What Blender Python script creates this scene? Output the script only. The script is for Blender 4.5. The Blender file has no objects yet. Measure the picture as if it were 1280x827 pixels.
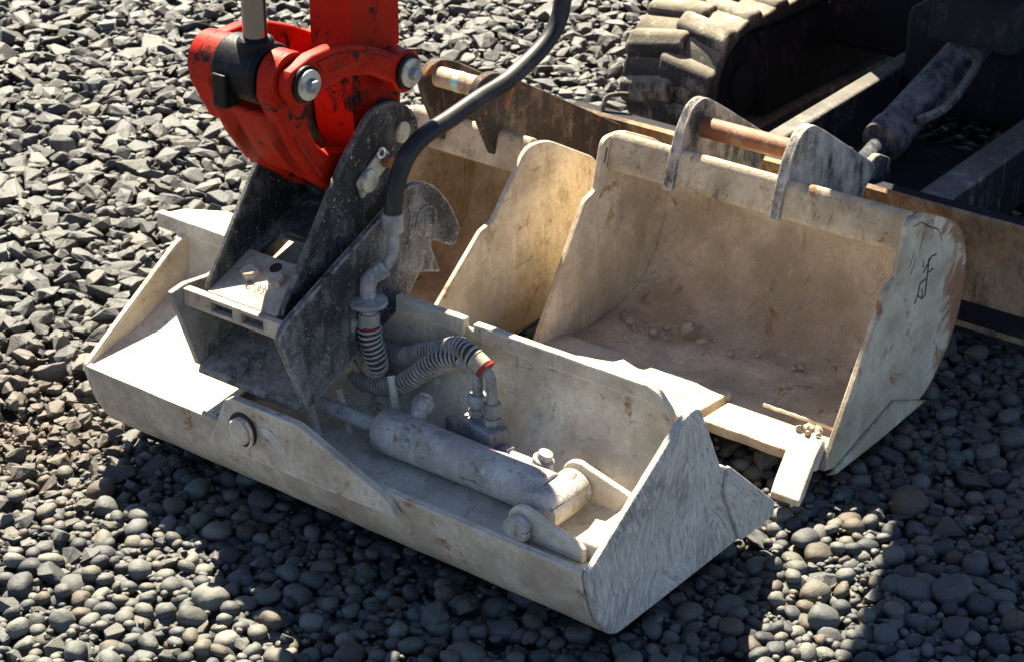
import bpy, bmesh, math, random
import numpy as np
from mathutils import Vector, Matrix, noise as mnoise
R = math.radians
random.seed(7); rng = np.random.default_rng(11)
scene = bpy.context.scene
COL = scene.collection

# ------------------------------------------------------------------ camera, sky, sun, exposure
CAM = Vector((1.568, -2.270, 1.9)); HEAD, PITCH, LENS = 128.0, 26.5, 75.0
cd = bpy.data.cameras.new('camera'); cam = bpy.data.objects.new('camera', cd); COL.objects.link(cam)
cam.location = CAM; cam.rotation_euler = (R(90 - PITCH), 0, R(HEAD - 90))
cd.lens = LENS; cd.sensor_width = 36; cd.clip_start = .05; cd.clip_end = 400
cd.dof.use_dof = True; cd.dof.focus_distance = 3.15; cd.dof.aperture_fstop = 18
scene.camera = cam

SUN = Vector((-.60, .45, 1)).normalized()
w = bpy.data.worlds.new('World'); scene.world = w; w.use_nodes = True
nt = w.node_tree; bg = nt.nodes['Background']
sky = nt.nodes.new('ShaderNodeTexSky'); sky.sky_type = 'NISHITA'; sky.sun_disc = False
sky.sun_elevation = math.asin(SUN.z); sky.sun_rotation = math.atan2(SUN.x, SUN.y)
sky.air_density = .55; sky.dust_density = .15; sky.ozone_density = 1.2
nt.links.new(sky.outputs[0], bg.inputs[0]); bg.inputs[1].default_value = .05
sl = bpy.data.lights.new('sun', 'SUN'); sl.energy = 5.0; sl.angle = R(.53); sl.color = (1, .90, .70)
so = bpy.data.objects.new('sun', sl); COL.objects.link(so); so.rotation_euler = SUN.to_track_quat('Z', 'Y').to_euler()
so.location = (-4, 3, 6)
vs = scene.view_settings; vs.view_transform = 'Standard'; vs.look = 'None'; vs.gamma = 1; vs.exposure = 2.5
vs.use_curve_mapping = False

# ------------------------------------------------------------------ materials
class N:
    """tiny node-graph helper"""
    def __init__(s, name):
        s.m = bpy.data.materials.new(name); s.m.use_nodes = True; s.t = s.m.node_tree
        s.b = s.t.nodes['Principled BSDF']
        tc = s.t.nodes.new('ShaderNodeTexCoord'); s.co = tc.outputs['Object']
    def lk(s, a, b): s.t.links.new(a, b)
    def noise(s, scale, detail=6, rough=.6, dist=0, stretch=None, rot=None):
        n = s.t.nodes.new('ShaderNodeTexNoise'); n.inputs['Scale'].default_value = scale
        n.inputs['Detail'].default_value = detail; n.inputs['Roughness'].default_value = rough
        n.inputs['Distortion'].default_value = dist
        if stretch or rot:
            mp = s.t.nodes.new('ShaderNodeMapping'); s.lk(s.co, mp.inputs[0])
            if stretch: mp.inputs['Scale'].default_value = stretch
            if rot: mp.inputs['Rotation'].default_value = rot
            s.lk(mp.outputs[0], n.inputs['Vector'])
        else: s.lk(s.co, n.inputs['Vector'])
        return n.outputs['Fac']
    def ramp(s, f, lo, hi):
        n = s.t.nodes.new('ShaderNodeMapRange'); n.interpolation_type = 'SMOOTHSTEP'
        n.inputs['From Min'].default_value = lo; n.inputs['From Max'].default_value = hi
        s.lk(f, n.inputs['Value']); return n.outputs[0]
    def math(s, op, a, b):
        n = s.t.nodes.new('ShaderNodeMath'); n.operation = op; n.use_clamp = True
        for i, q in enumerate((a, b)):
            if isinstance(q, (int, float)): n.inputs[i].default_value = q
            else: s.lk(q, n.inputs[i])
        return n.outputs[0]
    def mix(s, f, a, b):
        n = s.t.nodes.new('ShaderNodeMix'); n.data_type = 'RGBA'
        for sock, q in ((n.inputs[0], f), (n.inputs[6], a), (n.inputs[7], b)):
            if isinstance(q, (int, float)): sock.default_value = q
            elif isinstance(q, tuple): sock.default_value = (*q, 1)
            else: s.lk(q, sock)
        return n.outputs[2]
    def edges(s, rad=.005):
        """mask of worn edges, broken up by noise"""
        bv = s.t.nodes.new('ShaderNodeBevel'); bv.samples = 4; bv.inputs[0].default_value = rad
        g = s.t.nodes.new('ShaderNodeNewGeometry'); d = s.t.nodes.new('ShaderNodeVectorMath'); d.operation = 'DOT_PRODUCT'
        s.lk(bv.outputs[0], d.inputs[0]); s.lk(g.outputs['Normal'], d.inputs[1])
        return s.math('MULTIPLY', s.ramp(d.outputs['Value'], .985, .86), s.ramp(s.noise(34, 6, .7), .40, .56))
    def up(s, lo=.2, hi=.9):
        g = s.t.nodes.new('ShaderNodeNewGeometry'); x = s.t.nodes.new('ShaderNodeSeparateXYZ')
        s.lk(g.outputs['Normal'], x.inputs[0]); return s.ramp(x.outputs[2], lo, hi)
    def done(s, col, rough=.8, metal=0, bump=None, bstr=.3, bdist=.003, spec=.3):
        if isinstance(col, tuple): s.b.inputs['Base Color'].default_value = (*col, 1)
        else: s.lk(col, s.b.inputs['Base Color'])
        for k, v in (('Roughness', rough), ('Metallic', metal), ('Specular IOR Level', spec)):
            if isinstance(v, (int, float)): s.b.inputs[k].default_value = v
            else: s.lk(v, s.b.inputs[k])
        if bump is not None:
            bn = s.t.nodes.new('ShaderNodeBump'); bn.inputs['Strength'].default_value = bstr
            bn.inputs['Distance'].default_value = bdist
            s.lk(bump, bn.inputs['Height']); s.lk(bn.outputs[0], s.b.inputs['Normal'])
        return s.m

def dusty(name, base, dust, cover=.5, rust=0., stipple=0., scuff=0., rough=.85, updust=0., scale=5, bstr=.35,
          rustcol=(.17, .055, .018), streak=(1, 1, .22), specks=0, rustedge=None, edge=None):
    """painted steel under site dust: cover 0..1 share of dust, rust patches, dark stipple, scrape marks"""
    n = N(name)
    a = n.noise(scale, 9, .68); fine = n.noise(scale * 22, 4, .7); st = n.noise(scale * 5, 5, .6, .4, streak)
    f = n.math('ADD', n.math('MULTIPLY', a, .55), n.math('ADD', n.math('MULTIPLY', fine, .2), n.math('MULTIPLY', st, .25)))
    lo = .5 + (.5 - cover) * .5
    d = n.ramp(f, lo - .09, lo + .09)
    if updust: d = n.math('ADD', d, n.math('MULTIPLY', n.up(), updust))
    dcol = n.mix(n.ramp(n.noise(scale * 1.7, 6), .35, .65), dust, tuple(c * k for c, k in zip(dust, (.60, .57, .54))))
    dcol = n.mix(n.math('MULTIPLY', n.ramp(n.noise(scale * 12, 8, .75), .44, .62), .55), dcol, tuple(c * k for c, k in zip(dust, (.66, .63, .60))))
    c = n.mix(d, base, dcol)
    if stipple:
        sp = n.math('MULTIPLY', n.ramp(n.noise(scale * 75, 3, .6), .57, .66), n.ramp(n.noise(scale * 2.2, 5, .7), .40, .62))
        c = n.mix(n.math('MULTIPLY', sp, stipple), c, (.15, .078, .04))
    ln = n.ramp(n.noise(scale * 9, 5, .7, .3, (1, 1, .07), (.12, .16, 0)), .60, .68)      # long scrapes
    c = n.mix(n.math('MULTIPLY', ln, .42), c, tuple(q * .55 for q in base)); lt = n.ramp(n.noise(scale * 7, 5, .7, .4, (1, 1, .1), (-.2, .25, .1)), .61, .69)
    c = n.mix(n.math('MULTIPLY', lt, .40), c, tuple(min(.75, q * 1.25) for q in dust))
    if rust:
        rn = n.noise(scale * 2.6, 8, .72, .6)
        if rustedge:      # rust creeping in from the worn back edge of the plate
            sx = n.t.nodes.new('ShaderNodeSeparateXYZ'); n.lk(n.co, sx.inputs[0])
            rn = n.math('ADD', rn, n.math('MULTIPLY', n.ramp(sx.outputs[1], rustedge[0], rustedge[1]), .22))
        rr = n.ramp(rn, .60 - rust * .25, .70 - rust * .2)
        c = n.mix(n.math('MULTIPLY', rr, .85), c, n.mix(n.noise(scale * 30, 3), (.30, .12, .04), rustcol))
    if scuff:
        sc = n.ramp(n.noise(scale * 3, 7, .75, 1.2, (1, .35, 2.2), (.5, .3, .4)), .60, .66)
        c = n.mix(n.math('MULTIPLY', sc, scuff), c, (.045, .04, .036))
    if specks:
        c = n.mix(n.ramp(n.noise(170, 2, .5), .70, .73), c, (.55, .53, .49)); c = n.mix(n.math('MULTIPLY', n.ramp(n.noise(60, 6, .75, 1.5), .58, .66), .55), c, (.40, .38, .34))
    if edge:
        c = n.mix(n.math('MULTIPLY', n.edges(.009), .9), c, edge)
    gr = n.noise(scale * 40, 4, .75); c = n.mix(n.math('MULTIPLY', n.ramp(gr, .52, .70), .38), c, tuple(q * .5 for q in dust))      # grit
    h = n.math('ADD', n.math('MULTIPLY', fine, .5), n.math('ADD', n.math('MULTIPLY', a, .3), n.math('MULTIPLY', gr, .35)))
    return n.done(c, rough, 0, h, min(1., bstr * 1.5), .005, .25)

TAN = (.50, .40, .29)
M = {}
M['b1'] = dusty('dusty_grading_steel', (.19, .17, .135), (.61, .555, .44), .72, rust=.08, stipple=.55, scuff=.45, scale=5, edge=(.66, .61, .52))
M['b1f'] = dusty('dusty_front_steel', (.26, .20, .14), (.57, .48, .365), .70, rust=.16, stipple=.5, scuff=.3, scale=6, edge=(.64, .55, .43))
M['b1cyl'] = dusty('dusty_cylinder_steel', (.05, .05, .055), (.57, .535, .475), .66, rust=.08, stipple=.6, scuff=.8, scale=8, bstr=1.)
M['b2in'] = dusty('rust_stippled_bucket_steel', (.36, .275, .20), (.68, .59, .445), .68, rust=.03, stipple=.8, scale=4.5, bstr=.45, edge=(.24, .10, .04))
M['b2out'] = dusty('worn_bucket_side', (.16, .15, .12), (.54, .49, .36), .78, rust=.16, scuff=.4, scale=5, rustedge=(.10, .27), edge=(.20, .07, .025))
M['b2top'] = dusty('scraped_tube_paint', (.03, .03, .032), (.52, .44, .31), .70, rust=.10, scuff=.7, scale=8)
M['ear'] = dusty('scraped_black_ear', (.022, .022, .024), (.47, .44, .375), .54, rust=.05, scuff=.8, scale=9, edge=(.60, .57, .50))
M['b3ear'] = dusty('dark_brown_ear', (.035, .027, .022), (.26, .20, .14), .36, rust=.16, scale=9)
M['b3'] = dusty('brown_bucket_steel', (.24, .18, .115), (.62, .53, .39), .66, rust=.10, stipple=.5, scuff=.45, scale=5)
M['hitch'] = dusty('dark_speckled_hitch', (.014, .014, .015), (.22, .21, .19), .36, scale=10, stipple=0, rough=.55, updust=.12, specks=1, edge=(.30, .26, .21))
M['hitcho'] = dusty('dusty_hitch_side', (.016, .016, .017), (.25, .245, .225), .46, scale=8, rough=.6, specks=1, edge=(.44, .40, .34))
M['hitchf'] = dusty('dusty_hitch_front', (.05, .048, .045), (.36, .33, .28), .55, scale=10, rust=.06)
M['deck'] = dusty('rusty_dust_deck', (.22, .14, .08), (.55, .45, .34), .74, rust=.16, stipple=.4, scale=12)
M['blade'] = dusty('muddy_blade', (.06, .04, .028), (.36, .25, .15), .50, rust=.22, scale=5, streak=(3, 3, .3))
M['under'] = dusty('dark_undercarriage', (.006, .0065, .009), (.06, .062, .07), .30, scale=8, rough=.9)
M['bladearm'] = dusty('dusty_blade_arm', (.010, .010, .014), (.30, .28, .24), .32, scale=6, updust=.38)
M['bcyl'] = dusty('speckled_blade_cylinder', (.012, .013, .018), (.17, .17, .18), .46, scale=11, bstr=.6)
M['rubber'] = dusty('muddy_rubber', (.022, .022, .022), (.40, .36, .27), .34, scale=7, updust=.42, bstr=.9)
M['tooth'] = dusty('dusted_cutting_edge', (.36, .28, .20), (.66, .57, .44), .84, rust=.08, stipple=.3, scale=7, bstr=.8)
M['rustpin'] = dusty('rusty_pin', (.17, .07, .035), (.36, .21, .13), .40, rust=.45, scale=12, rough=.5)
M['palepin'] = dusty('dusted_pin', (.20, .12, .07), (.50, .40, .28), .66, rust=.2, scale=14)
M['coil'] = dusty('grey_coil_wire', (.12, .115, .11), (.42, .395, .35), .66, scale=25)
M['fitting'] = dusty('dusty_zinc_fitting', (.11, .11, .115), (.36, .35, .325), .60, rust=.04, scale=22, rough=.6)

def red_paint(nm='red_machine_paint', grime=0.):
    n = N(nm)
    v = n.noise(6, 5); c = n.mix(v, (.40, .015, .003), (.24, .007, .0018))
    g = n.ramp(n.noise(16, 8, .78, .5), .56 - grime * .1, .61 - grime * .1); g2 = n.ramp(n.noise(7, 6, .7), .54 - grime * .35, .62 - grime * .35)
    chips = n.math('MULTIPLY', g, n.math('ADD', g2, .6))
    c = n.mix(chips, c, (.012, .009, .009))
    c = n.mix(n.math('MULTIPLY', n.edges(.006), .8), c, (.05, .035, .03))
    fade = n.ramp(n.noise(40, 4), .55, .75); c = n.mix(n.math('MULTIPLY', fade, .25), c, (.42, .05, .02))
    r = n.ramp(n.noise(18, 4), .2, .9)
    rr = n.t.nodes.new('ShaderNodeMapRange'); n.lk(r, rr.inputs[0]); rr.inputs[3].default_value = .42; rr.inputs[4].default_value = .7
    return n.done(c, rr.outputs[0], 0, n.noise(120, 3), .12, .001, .10)
M['red'] = red_paint()
M['nose'] = red_paint('greasy_shaded_red_paint', .30); M['redlink'] = red_paint('worn_red_casting', .14)  # nose black mixes grease with painted shade behind the link
n = N('black_grease'); M['grease'] = n.done(n.mix(n.ramp(n.noise(25, 6), .5, .7), (.004, .004, .005), (.018, .016, .014)), .5, 0, n.noise(60, 5), .6, .003, .15)
n = N('chrome_rod'); M['chrome'] = n.done(n.mix(n.noise(30, 3, .5, 0, (1, 1, .05)), (.085, .09, .10), (.22, .225, .235)), .16, 1)
n = N('zinc_washer'); M['zinc'] = n.done(n.mix(n.ramp(n.noise(45, 6), .45, .7), (.46, .44, .36), (.20, .17, .11)), .5, .35, n.noise(90), .2, .001)
n = N('steel_bolt'); M['bolt'] = n.done(n.mix(n.ramp(n.noise(60, 4), .45, .7), (.30, .32, .34), (.16, .13, .09)), .42, .6)
n = N('worn_bright_steel'); M['steel'] = n.done(n.mix(n.ramp(n.noise(40, 7, .7), .48, .6), (.55, .54, .50), (.10, .07, .05)), .35, .8)
n = N('black_rubber_hose'); M['hose'] = n.done(n.mix(n.ramp(n.noise(14, 6), .5, .72), (.008, .008, .009), (.045, .040, .034)), .5, 0, n.noise(80), .2, .001, .3)
n = N('dust_grey_hose'); M['hose2'] = n.done(n.mix(n.noise(30), (.03, .028, .026), (.10, .09, .08)), .8)
n = N('red_seal'); M['seal'] = n.done((.22, .02, .012), .6)
n = N('turquoise_paint'); M['turq'] = n.done(n.mix(n.ramp(n.noise(80, 4), .4, .6), (.22, .55, .56), (.42, .36, .27)), .6)
n = N('dark_marks_and_recess_shade'); M['stamp'] = n.done((.03, .022, .016), .8)  # dark of weld marks; also stands for shade in dents and holes
n = N('cab_glass'); M['glass'] = n.done((.02, .03, .03), .06, 0, spec=.6)
n = N('blue_black_paint'); M['black'] = n.done(n.mix(n.ramp(n.noise(9, 6), .5, .75), (.012, .013, .016), (.05, .05, .05)), .5)

def endplate_mat():
    """pale cement dust wiped into short overlapping strokes"""
    n = N('wiped_cement_steel')
    def strokes(cells_, scale, lo, hi, seed):
        w_ = n.t.nodes.new('ShaderNodeTexNoise'); w_.inputs['Scale'].default_value = 30; n.lk(n.co, w_.inputs['Vector'])
        k = n.t.nodes.new('ShaderNodeVectorMath'); k.operation = 'MULTIPLY_ADD'; n.lk(w_.outputs['Color'], k.inputs[0]); k.inputs[1].default_value = (0, .05, .05); n.lk(n.co, k.inputs[2])
        v = n.t.nodes.new('ShaderNodeTexVoronoi'); v.inputs['Scale'].default_value = cells_; n.lk(k.outputs[0], v.inputs['Vector'])
        x = n.t.nodes.new('ShaderNodeSeparateXYZ'); n.lk(v.outputs['Color'], x.inputs[0])
        mr = n.t.nodes.new('ShaderNodeMapRange'); n.lk(x.outputs[seed], mr.inputs[0]); mr.inputs[3].default_value = lo; mr.inputs[4].default_value = hi
        ro = n.t.nodes.new('ShaderNodeVectorRotate'); ro.rotation_type = 'X_AXIS'; n.lk(n.co, ro.inputs['Vector']); n.lk(mr.outputs[0], ro.inputs['Angle'])
        mp = n.t.nodes.new('ShaderNodeMapping'); mp.inputs['Scale'].default_value = (1, 1, .16); n.lk(ro.outputs[0], mp.inputs[0])
        t = n.t.nodes.new('ShaderNodeTexNoise'); t.inputs['Scale'].default_value = scale; t.inputs['Detail'].default_value = 4; t.inputs['Roughness'].default_value = .6; n.lk(mp.outputs[0], t.inputs['Vector'])
        return t.outputs['Fac']
    a = strokes(13, 190, -.9, .5, 0); b = strokes(19, 150, -.5, 1.0, 1); big = n.noise(6, 6, .65, .5); f = n.noise(160, 3)
    c = n.mix(n.ramp(big, .36, .64), (.23, .22, .195), (.42, .395, .345))
    c = n.mix(n.math('MULTIPLY', n.ramp(a, .53, .60), .6), c, (.58, .545, .47))
    c = n.mix(n.math('MULTIPLY', n.ramp(b, .55, .62), .5), c, (.52, .49, .43))
    c = n.mix(n.math('MULTIPLY', n.ramp(a, .44, .37), .5), c, (.10, .098, .09))
    c = n.mix(n.math('MULTIPLY', n.ramp(n.noise(260, 2), .66, .70), .5), c, (.08, .075, .07))
    return n.done(c, .8, 0, n.math('ADD', n.math('MULTIPLY', a, .4), n.math('ADD', n.math('MULTIPLY', b, .35), n.math('MULTIPLY', f, .25))), .5, .003)
M['endplate'] = endplate_mat()

def stone_mat():
    n = N('gravel_stone')
    at = n.t.nodes.new('ShaderNodeAttribute'); at.attribute_name = 'stone_colour'
    f = n.noise(70, 6, .7); f2 = n.noise(380, 3, .6)
    k = n.mix(n.math('ADD', n.math('MULTIPLY', f, .7), n.math('MULTIPLY', f2, .3)), (.42, .42, .43), (1.58, 1.57, 1.53))
    mm = n.t.nodes.new('ShaderNodeMix'); mm.data_type = 'RGBA'; mm.blend_type = 'MULTIPLY'; mm.inputs[0].default_value = 1
    n.lk(at.outputs['Color'], mm.inputs[6]); n.lk(k, mm.inputs[7])
    return n.done(mm.outputs[2], .62, 0, n.math('ADD', f, n.math('MULTIPLY', f2, .4)), .5, .0045, .3)
M['stone'] = stone_mat()
n = N('dirt')
vo = n.t.nodes.new('ShaderNodeTexVoronoi'); vo.inputs['Scale'].default_value = 24; n.lk(n.co, vo.inputs['Vector'])
sx = n.t.nodes.new('ShaderNodeSeparateXYZ'); n.lk(vo.outputs['Color'], sx.inputs[0])
dc = n.mix(n.ramp(n.noise(9, 8, .7), .35, .65), (.05, .042, .033), (.095, .08, .062)); dc = n.mix(n.math('MULTIPLY', sx.outputs[0], .6), dc, (.11, .108, .10))
M['dirt'] = n.done(dc, .95, 0, n.math('SUBTRACT', n.noise(60, 8, .8), vo.outputs['Distance']), 1., .015)
n = N('bucket_dust'); M['pile'] = n.done(n.mix(n.noise(20, 8, .7), (.36, .28, .20), (.50, .41, .315)), .95, 0, n.noise(70, 8, .8), .9, .008)

# ------------------------------------------------------------------ mesh helpers
def rnd(poly, r, seg=4):
    """round the corners of a 2-D polygon; r is one radius or one per corner"""
    out = []; k = len(poly)
    for i, p in enumerate(poly):
        rr = r[i] if isinstance(r, (list, tuple)) else r
        p = Vector(p); a = Vector(poly[i - 1]); b = Vector(poly[(i + 1) % k])
        la, lb = (a - p).length, (b - p).length
        d = min(rr, la * .45, lb * .45)
        if d < 1e-4: out.append(tuple(p)); continue
        q0 = p + (a - p).normalized() * d; q1 = p + (b - p).normalized() * d
        for j in range(seg + 1):
            t = j / seg; out.append(tuple(q0 * (1 - t) ** 2 + p * 2 * t * (1 - t) + q1 * t * t))
    return out
def to3(ax, a, p): return {'x': (a, p[0], p[1]), 'y': (p[0], a, p[1]), 'z': (p[0], p[1], a)}[ax]
def prism(bm, poly, ax, a, b):
    v0 = [bm.verts.new(to3(ax, a, p)) for p in poly]; v1 = [bm.verts.new(to3(ax, b, p)) for p in poly]
    bm.faces.new(v0); bm.faces.new(v1[::-1]); k = len(poly)
    for i in range(k): bm.faces.new((v0[i], v1[i], v1[(i + 1) % k], v0[(i + 1) % k]))
def box(bm, x0, x1, y0, y1, z0, z1): prism(bm, [(x0, y0), (x1, y0), (x1, y1), (x0, y1)], 'z', z0, z1)
def strip(path, t):
    """closed outline of a bent sheet of thickness t on the left side of an open 2-D path"""
    P = [Vector(p) for p in path]; o = []
    for i, p in enumerate(P):
        d = (P[min(i + 1, len(P) - 1)] - P[max(i - 1, 0)]).normalized(); o.append(tuple(p + Vector((-d.y, d.x)) * t))
    return [tuple(p) for p in P] + o[::-1]
def frame(d):
    d = d.normalized(); u = d.cross(Vector((0, 0, 1)) if abs(d.z) < .9 else Vector((1, 0, 0))).normalized(); return u, u.cross(d)
def cyl(bm, p0, p1, r, seg=24, r1=None, cap=True):
    p0, p1 = Vector(p0), Vector(p1); u, v = frame(p1 - p0); r1 = r if r1 is None else r1
    A = [bm.verts.new(p0 + (u * math.cos(2 * math.pi * i / seg) + v * math.sin(2 * math.pi * i / seg)) * r) for i in range(seg)]
    B = [bm.verts.new(p1 + (u * math.cos(2 * math.pi * i / seg) + v * math.sin(2 * math.pi * i / seg)) * r1) for i in range(seg)]
    for i in range(seg): bm.faces.new((A[i], A[(i + 1) % seg], B[(i + 1) % seg], B[i]))
    if cap: bm.faces.new(A[::-1]); bm.faces.new(B)
def lathe(bm, p0, d, prof, seg=28):
    """prof: list of (distance along d, radius)"""
    p0 = Vector(p0); d = Vector(d).normalized(); u, v = frame(d); rings = []
    for t, r in prof:
        rings.append([bm.verts.new(p0 + d * t + (u * math.cos(2 * math.pi * i / seg) + v * math.sin(2 * math.pi * i / seg)) * max(r, 1e-4)) for i in range(seg)])
    for a, b in zip(rings, rings[1:]):
        for i in range(seg): bm.faces.new((a[i], a[(i + 1) % seg], b[(i + 1) % seg], b[i]))
    bm.faces.new(rings[0][::-1]); bm.faces.new(rings[-1])
def spline(pts, k=10):
    P = [Vector(p) for p in pts]; P = [P[0] * 2 - P[1]] + P + [P[-1] * 2 - P[-2]]; out = []
    for i in range(1, len(P) - 2):
        for j in range(k):
            t = j / k; a, b, c, d = P[i - 1:i + 3]
            out.append(.5 * (2 * b + (c - a) * t + (2 * a - 5 * b + 4 * c - d) * t * t + (3 * b - a - 3 * c + d) * t ** 3))
    return out + [P[-2]]
def sweep(bm, pts, r, seg=12, cap=True):
    """tube along points with a parallel-transported frame; r is a number or a list"""
    P = [Vector(p) for p in pts]; u = None; rings = []
    for i, p in enumerate(P):
        d = (P[min(i + 1, len(P) - 1)] - P[max(i - 1, 0)]).normalized()
        if u is None: u, _ = frame(d)
        u = (u - d * u.dot(d)).normalized(); v = d.cross(u); rr = r[i] if isinstance(r, (list, tuple)) else r
        rings.append([bm.verts.new(p + (u * math.cos(2 * math.pi * j / seg) + v * math.sin(2 * math.pi * j / seg)) * rr) for j in range(seg)])
    for a, b in zip(rings, rings[1:]):
        for j in range(seg): bm.faces.new((a[j], a[(j + 1) % seg], b[(j + 1) % seg], b[j]))
    if cap: bm.faces.new(rings[0][::-1]); bm.faces.new(rings[-1])
def helix(pts, r, pitch, per=12):
    P = [Vector(p) for p in pts]; L = [0]
    for a, b in zip(P, P[1:]): L.append(L[-1] + (b - a).length)
    out = []; u = None; m = int(L[-1] / pitch * per); j = 0
    for i in range(m + 1):
        s = L[-1] * i / m
        while j < len(P) - 2 and L[j + 1] < s: j += 1
        t = (s - L[j]) / max(L[j + 1] - L[j], 1e-9); c = P[j].lerp(P[j + 1], t)
        d = (P[min(j + 2, len(P) - 1)] - P[max(j - 1, 0)]).normalized()
        if u is None: u, _ = frame(d)
        u = (u - d * u.dot(d)).normalized(); v = d.cross(u); a = 2 * math.pi * i / per
        out.append(c + (u * math.cos(a) + v * math.sin(a)) * r)
    return out
def hexnut(bm, p, d, r, h, chamfer=True):
    lathe(bm, p, d, [(0, r), (h * .82, r), (h, r * .86)], 6)

# ------------------------------------------------------------------ object helpers
def thing(name, label, cat, loc, group=None):
    o = bpy.data.objects.new(name, None); COL.objects.link(o); o.location = loc; o.empty_display_size = .1
    o['label'] = label; o['category'] = cat
    if group: o['group'] = group
    return o
def part(name, bm, mat, parent, bevel=0., smooth=False, label=None, seg=2):
    """bm is in world coordinates; the mesh is stored relative to the thing it belongs to"""
    bmesh.ops.recalc_face_normals(bm, faces=bm.faces)
    me = bpy.data.meshes.new(name); bm.to_mesh(me); bm.free()
    root = parent
    while root is not None and root.parent is not None: root = root.parent
    off = root.location if root is not None else Vector()
    me.transform(Matrix.Translation(-off)); me.materials.append(M[mat] if isinstance(mat, str) else mat)
    o = bpy.data.objects.new(name, me); COL.objects.link(o); o.parent = parent
    if bevel:
        b = o.modifiers.new('bevel', 'BEVEL'); b.width = bevel; b.segments = seg; b.limit_method = 'ANGLE'; b.angle_limit = R(38)
    if smooth: smooth_angle(me, 40)
    elif bevel: smooth_angle(me, 30)
    if label: o['label'] = label
    return o
def smooth_angle(me, deg):
    me.polygons.foreach_set('use_smooth', [True] * len(me.polygons))
    b = bmesh.new(); b.from_mesh(me)
    for e in b.edges:
        if len(e.link_faces) == 2 and e.calc_face_angle(0) > R(deg): e.smooth = False
    b.to_mesh(me); b.free()
def B(): return bmesh.new()
def pz(poly, ax, a, b): m = B(); prism(m, poly, ax, a, b); return m
def cy(p0, p1, r, seg=24): m = B(); cyl(m, p0, p1, r, seg); return m
def jitter_grid(nu, nv, fn, t, amp=0., freq=9.):
    """thick curved sheet: fn(i/nu, j/nv)->point; dented by noise"""
    m = B(); P = [[Vector(fn(i / nu, j / nv)) for j in range(nv + 1)] for i in range(nu + 1)]
    nrm = [[None] * (nv + 1) for _ in range(nu + 1)]
    for i in range(nu + 1):
        for j in range(nv + 1):
            a = P[min(i + 1, nu)][j] - P[max(i - 1, 0)][j]; b = P[i][min(j + 1, nv)] - P[i][max(j - 1, 0)]
            nrm[i][j] = a.cross(b).normalized()
    top = [[m.verts.new(P[i][j] + nrm[i][j] * amp * mnoise.noise(P[i][j] * freq)) for j in range(nv + 1)] for i in range(nu + 1)]
    bot = [[m.verts.new(P[i][j] - nrm[i][j] * t) for j in range(nv + 1)] for i in range(nu + 1)]
    for i in range(nu):
        for j in range(nv):
            m.faces.new((top[i][j], top[i + 1][j], top[i + 1][j + 1], top[i][j + 1]))
            m.faces.new((bot[i][j], bot[i][j + 1], bot[i + 1][j + 1], bot[i + 1][j]))
    for i in range(nu):
        m.faces.new((top[i][0], bot[i][0], bot[i + 1][0], top[i + 1][0])); m.faces.new((top[i][nv], top[i + 1][nv], bot[i + 1][nv], bot[i][nv]))
    for j in range(nv):
        m.faces.new((top[0][j], top[0][j + 1], bot[0][j + 1], bot[0][j])); m.faces.new((top[nu][j], bot[nu][j], bot[nu][j + 1], top[nu][j + 1]))
    return m
def along(path, t):
    P = [Vector(p) for p in path]; L = [0]
    for a, b in zip(P, P[1:]): L.append(L[-1] + (b - a).length)
    s = t * L[-1]
    for i in range(len(P) - 1):
        if s <= L[i + 1] + 1e-9: return P[i].lerp(P[i + 1], (s - L[i]) / (L[i + 1] - L[i]))
    return P[-1]

# ------------------------------------------------------------------ ground, gravel
hd, pt = R(HEAD), R(PITCH)
FH = Vector((math.cos(hd), math.sin(hd), 0)); RT = Vector((math.sin(hd), -math.cos(hd), 0))
FW = FH * math.cos(pt) + Vector((0, 0, -math.sin(pt))); UPV = RT.cross(FW); KF = LENS / 36 * 1280
RTn, FWn, UPn, CAMn = (np.array(v) for v in (RT, FW, UPV, CAM))
def project(p):
    v = np.asarray(p) - CAMn; d = v @ FWn
    return 640 + KF * (v @ RTn) / d, 413.5 - KF * (v @ UPn) / d, d

bm = B()
S0 = [(-3.9, -1.2), (1.4, -1.2), (1.4, 3.9), (-3.9, 3.9)]
NG = 60
for i in range(NG + 1):
    for j in range(NG + 1):
        x = -3.9 + 5.3 * i / NG; y = -1.2 + 5.1 * j / NG
        bm.verts.new((x, y, -.052 + .012 * mnoise.noise(Vector((x * 3, y * 3, 0)))))
bm.verts.ensure_lookup_table()
ix = lambda i, j: bm.verts[i * (NG + 1) + j]
for i in range(NG):
    for j in range(NG): bm.faces.new((ix(i, j), ix(i + 1, j), ix(i + 1, j + 1), ix(i, j + 1)))
ring = [ix(i, 0) for i in range(NG + 1)] + [ix(NG, j) for j in range(1, NG + 1)] + [ix(i, NG) for i in range(NG - 1, -1, -1)] + [ix(0, j) for j in range(NG - 1, 0, -1)]
far = []
for v in ring:
    d = Vector((v.co.x + 1.25, v.co.y - 1.35, 0)).normalized(); far.append(bm.verts.new((v.co.x + d.x * 140, v.co.y + d.y * 140, -.05)))
for i in range(len(ring)): bm.faces.new((ring[i], ring[(i + 1) % len(ring)], far[(i + 1) % len(ring)], far[i]))
ground = part('ground', bm, 'dirt', None, smooth=True); ground['kind'] = 'structure'
ground['label'] = 'gravel yard of crushed rock and rounded pebbles'

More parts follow.
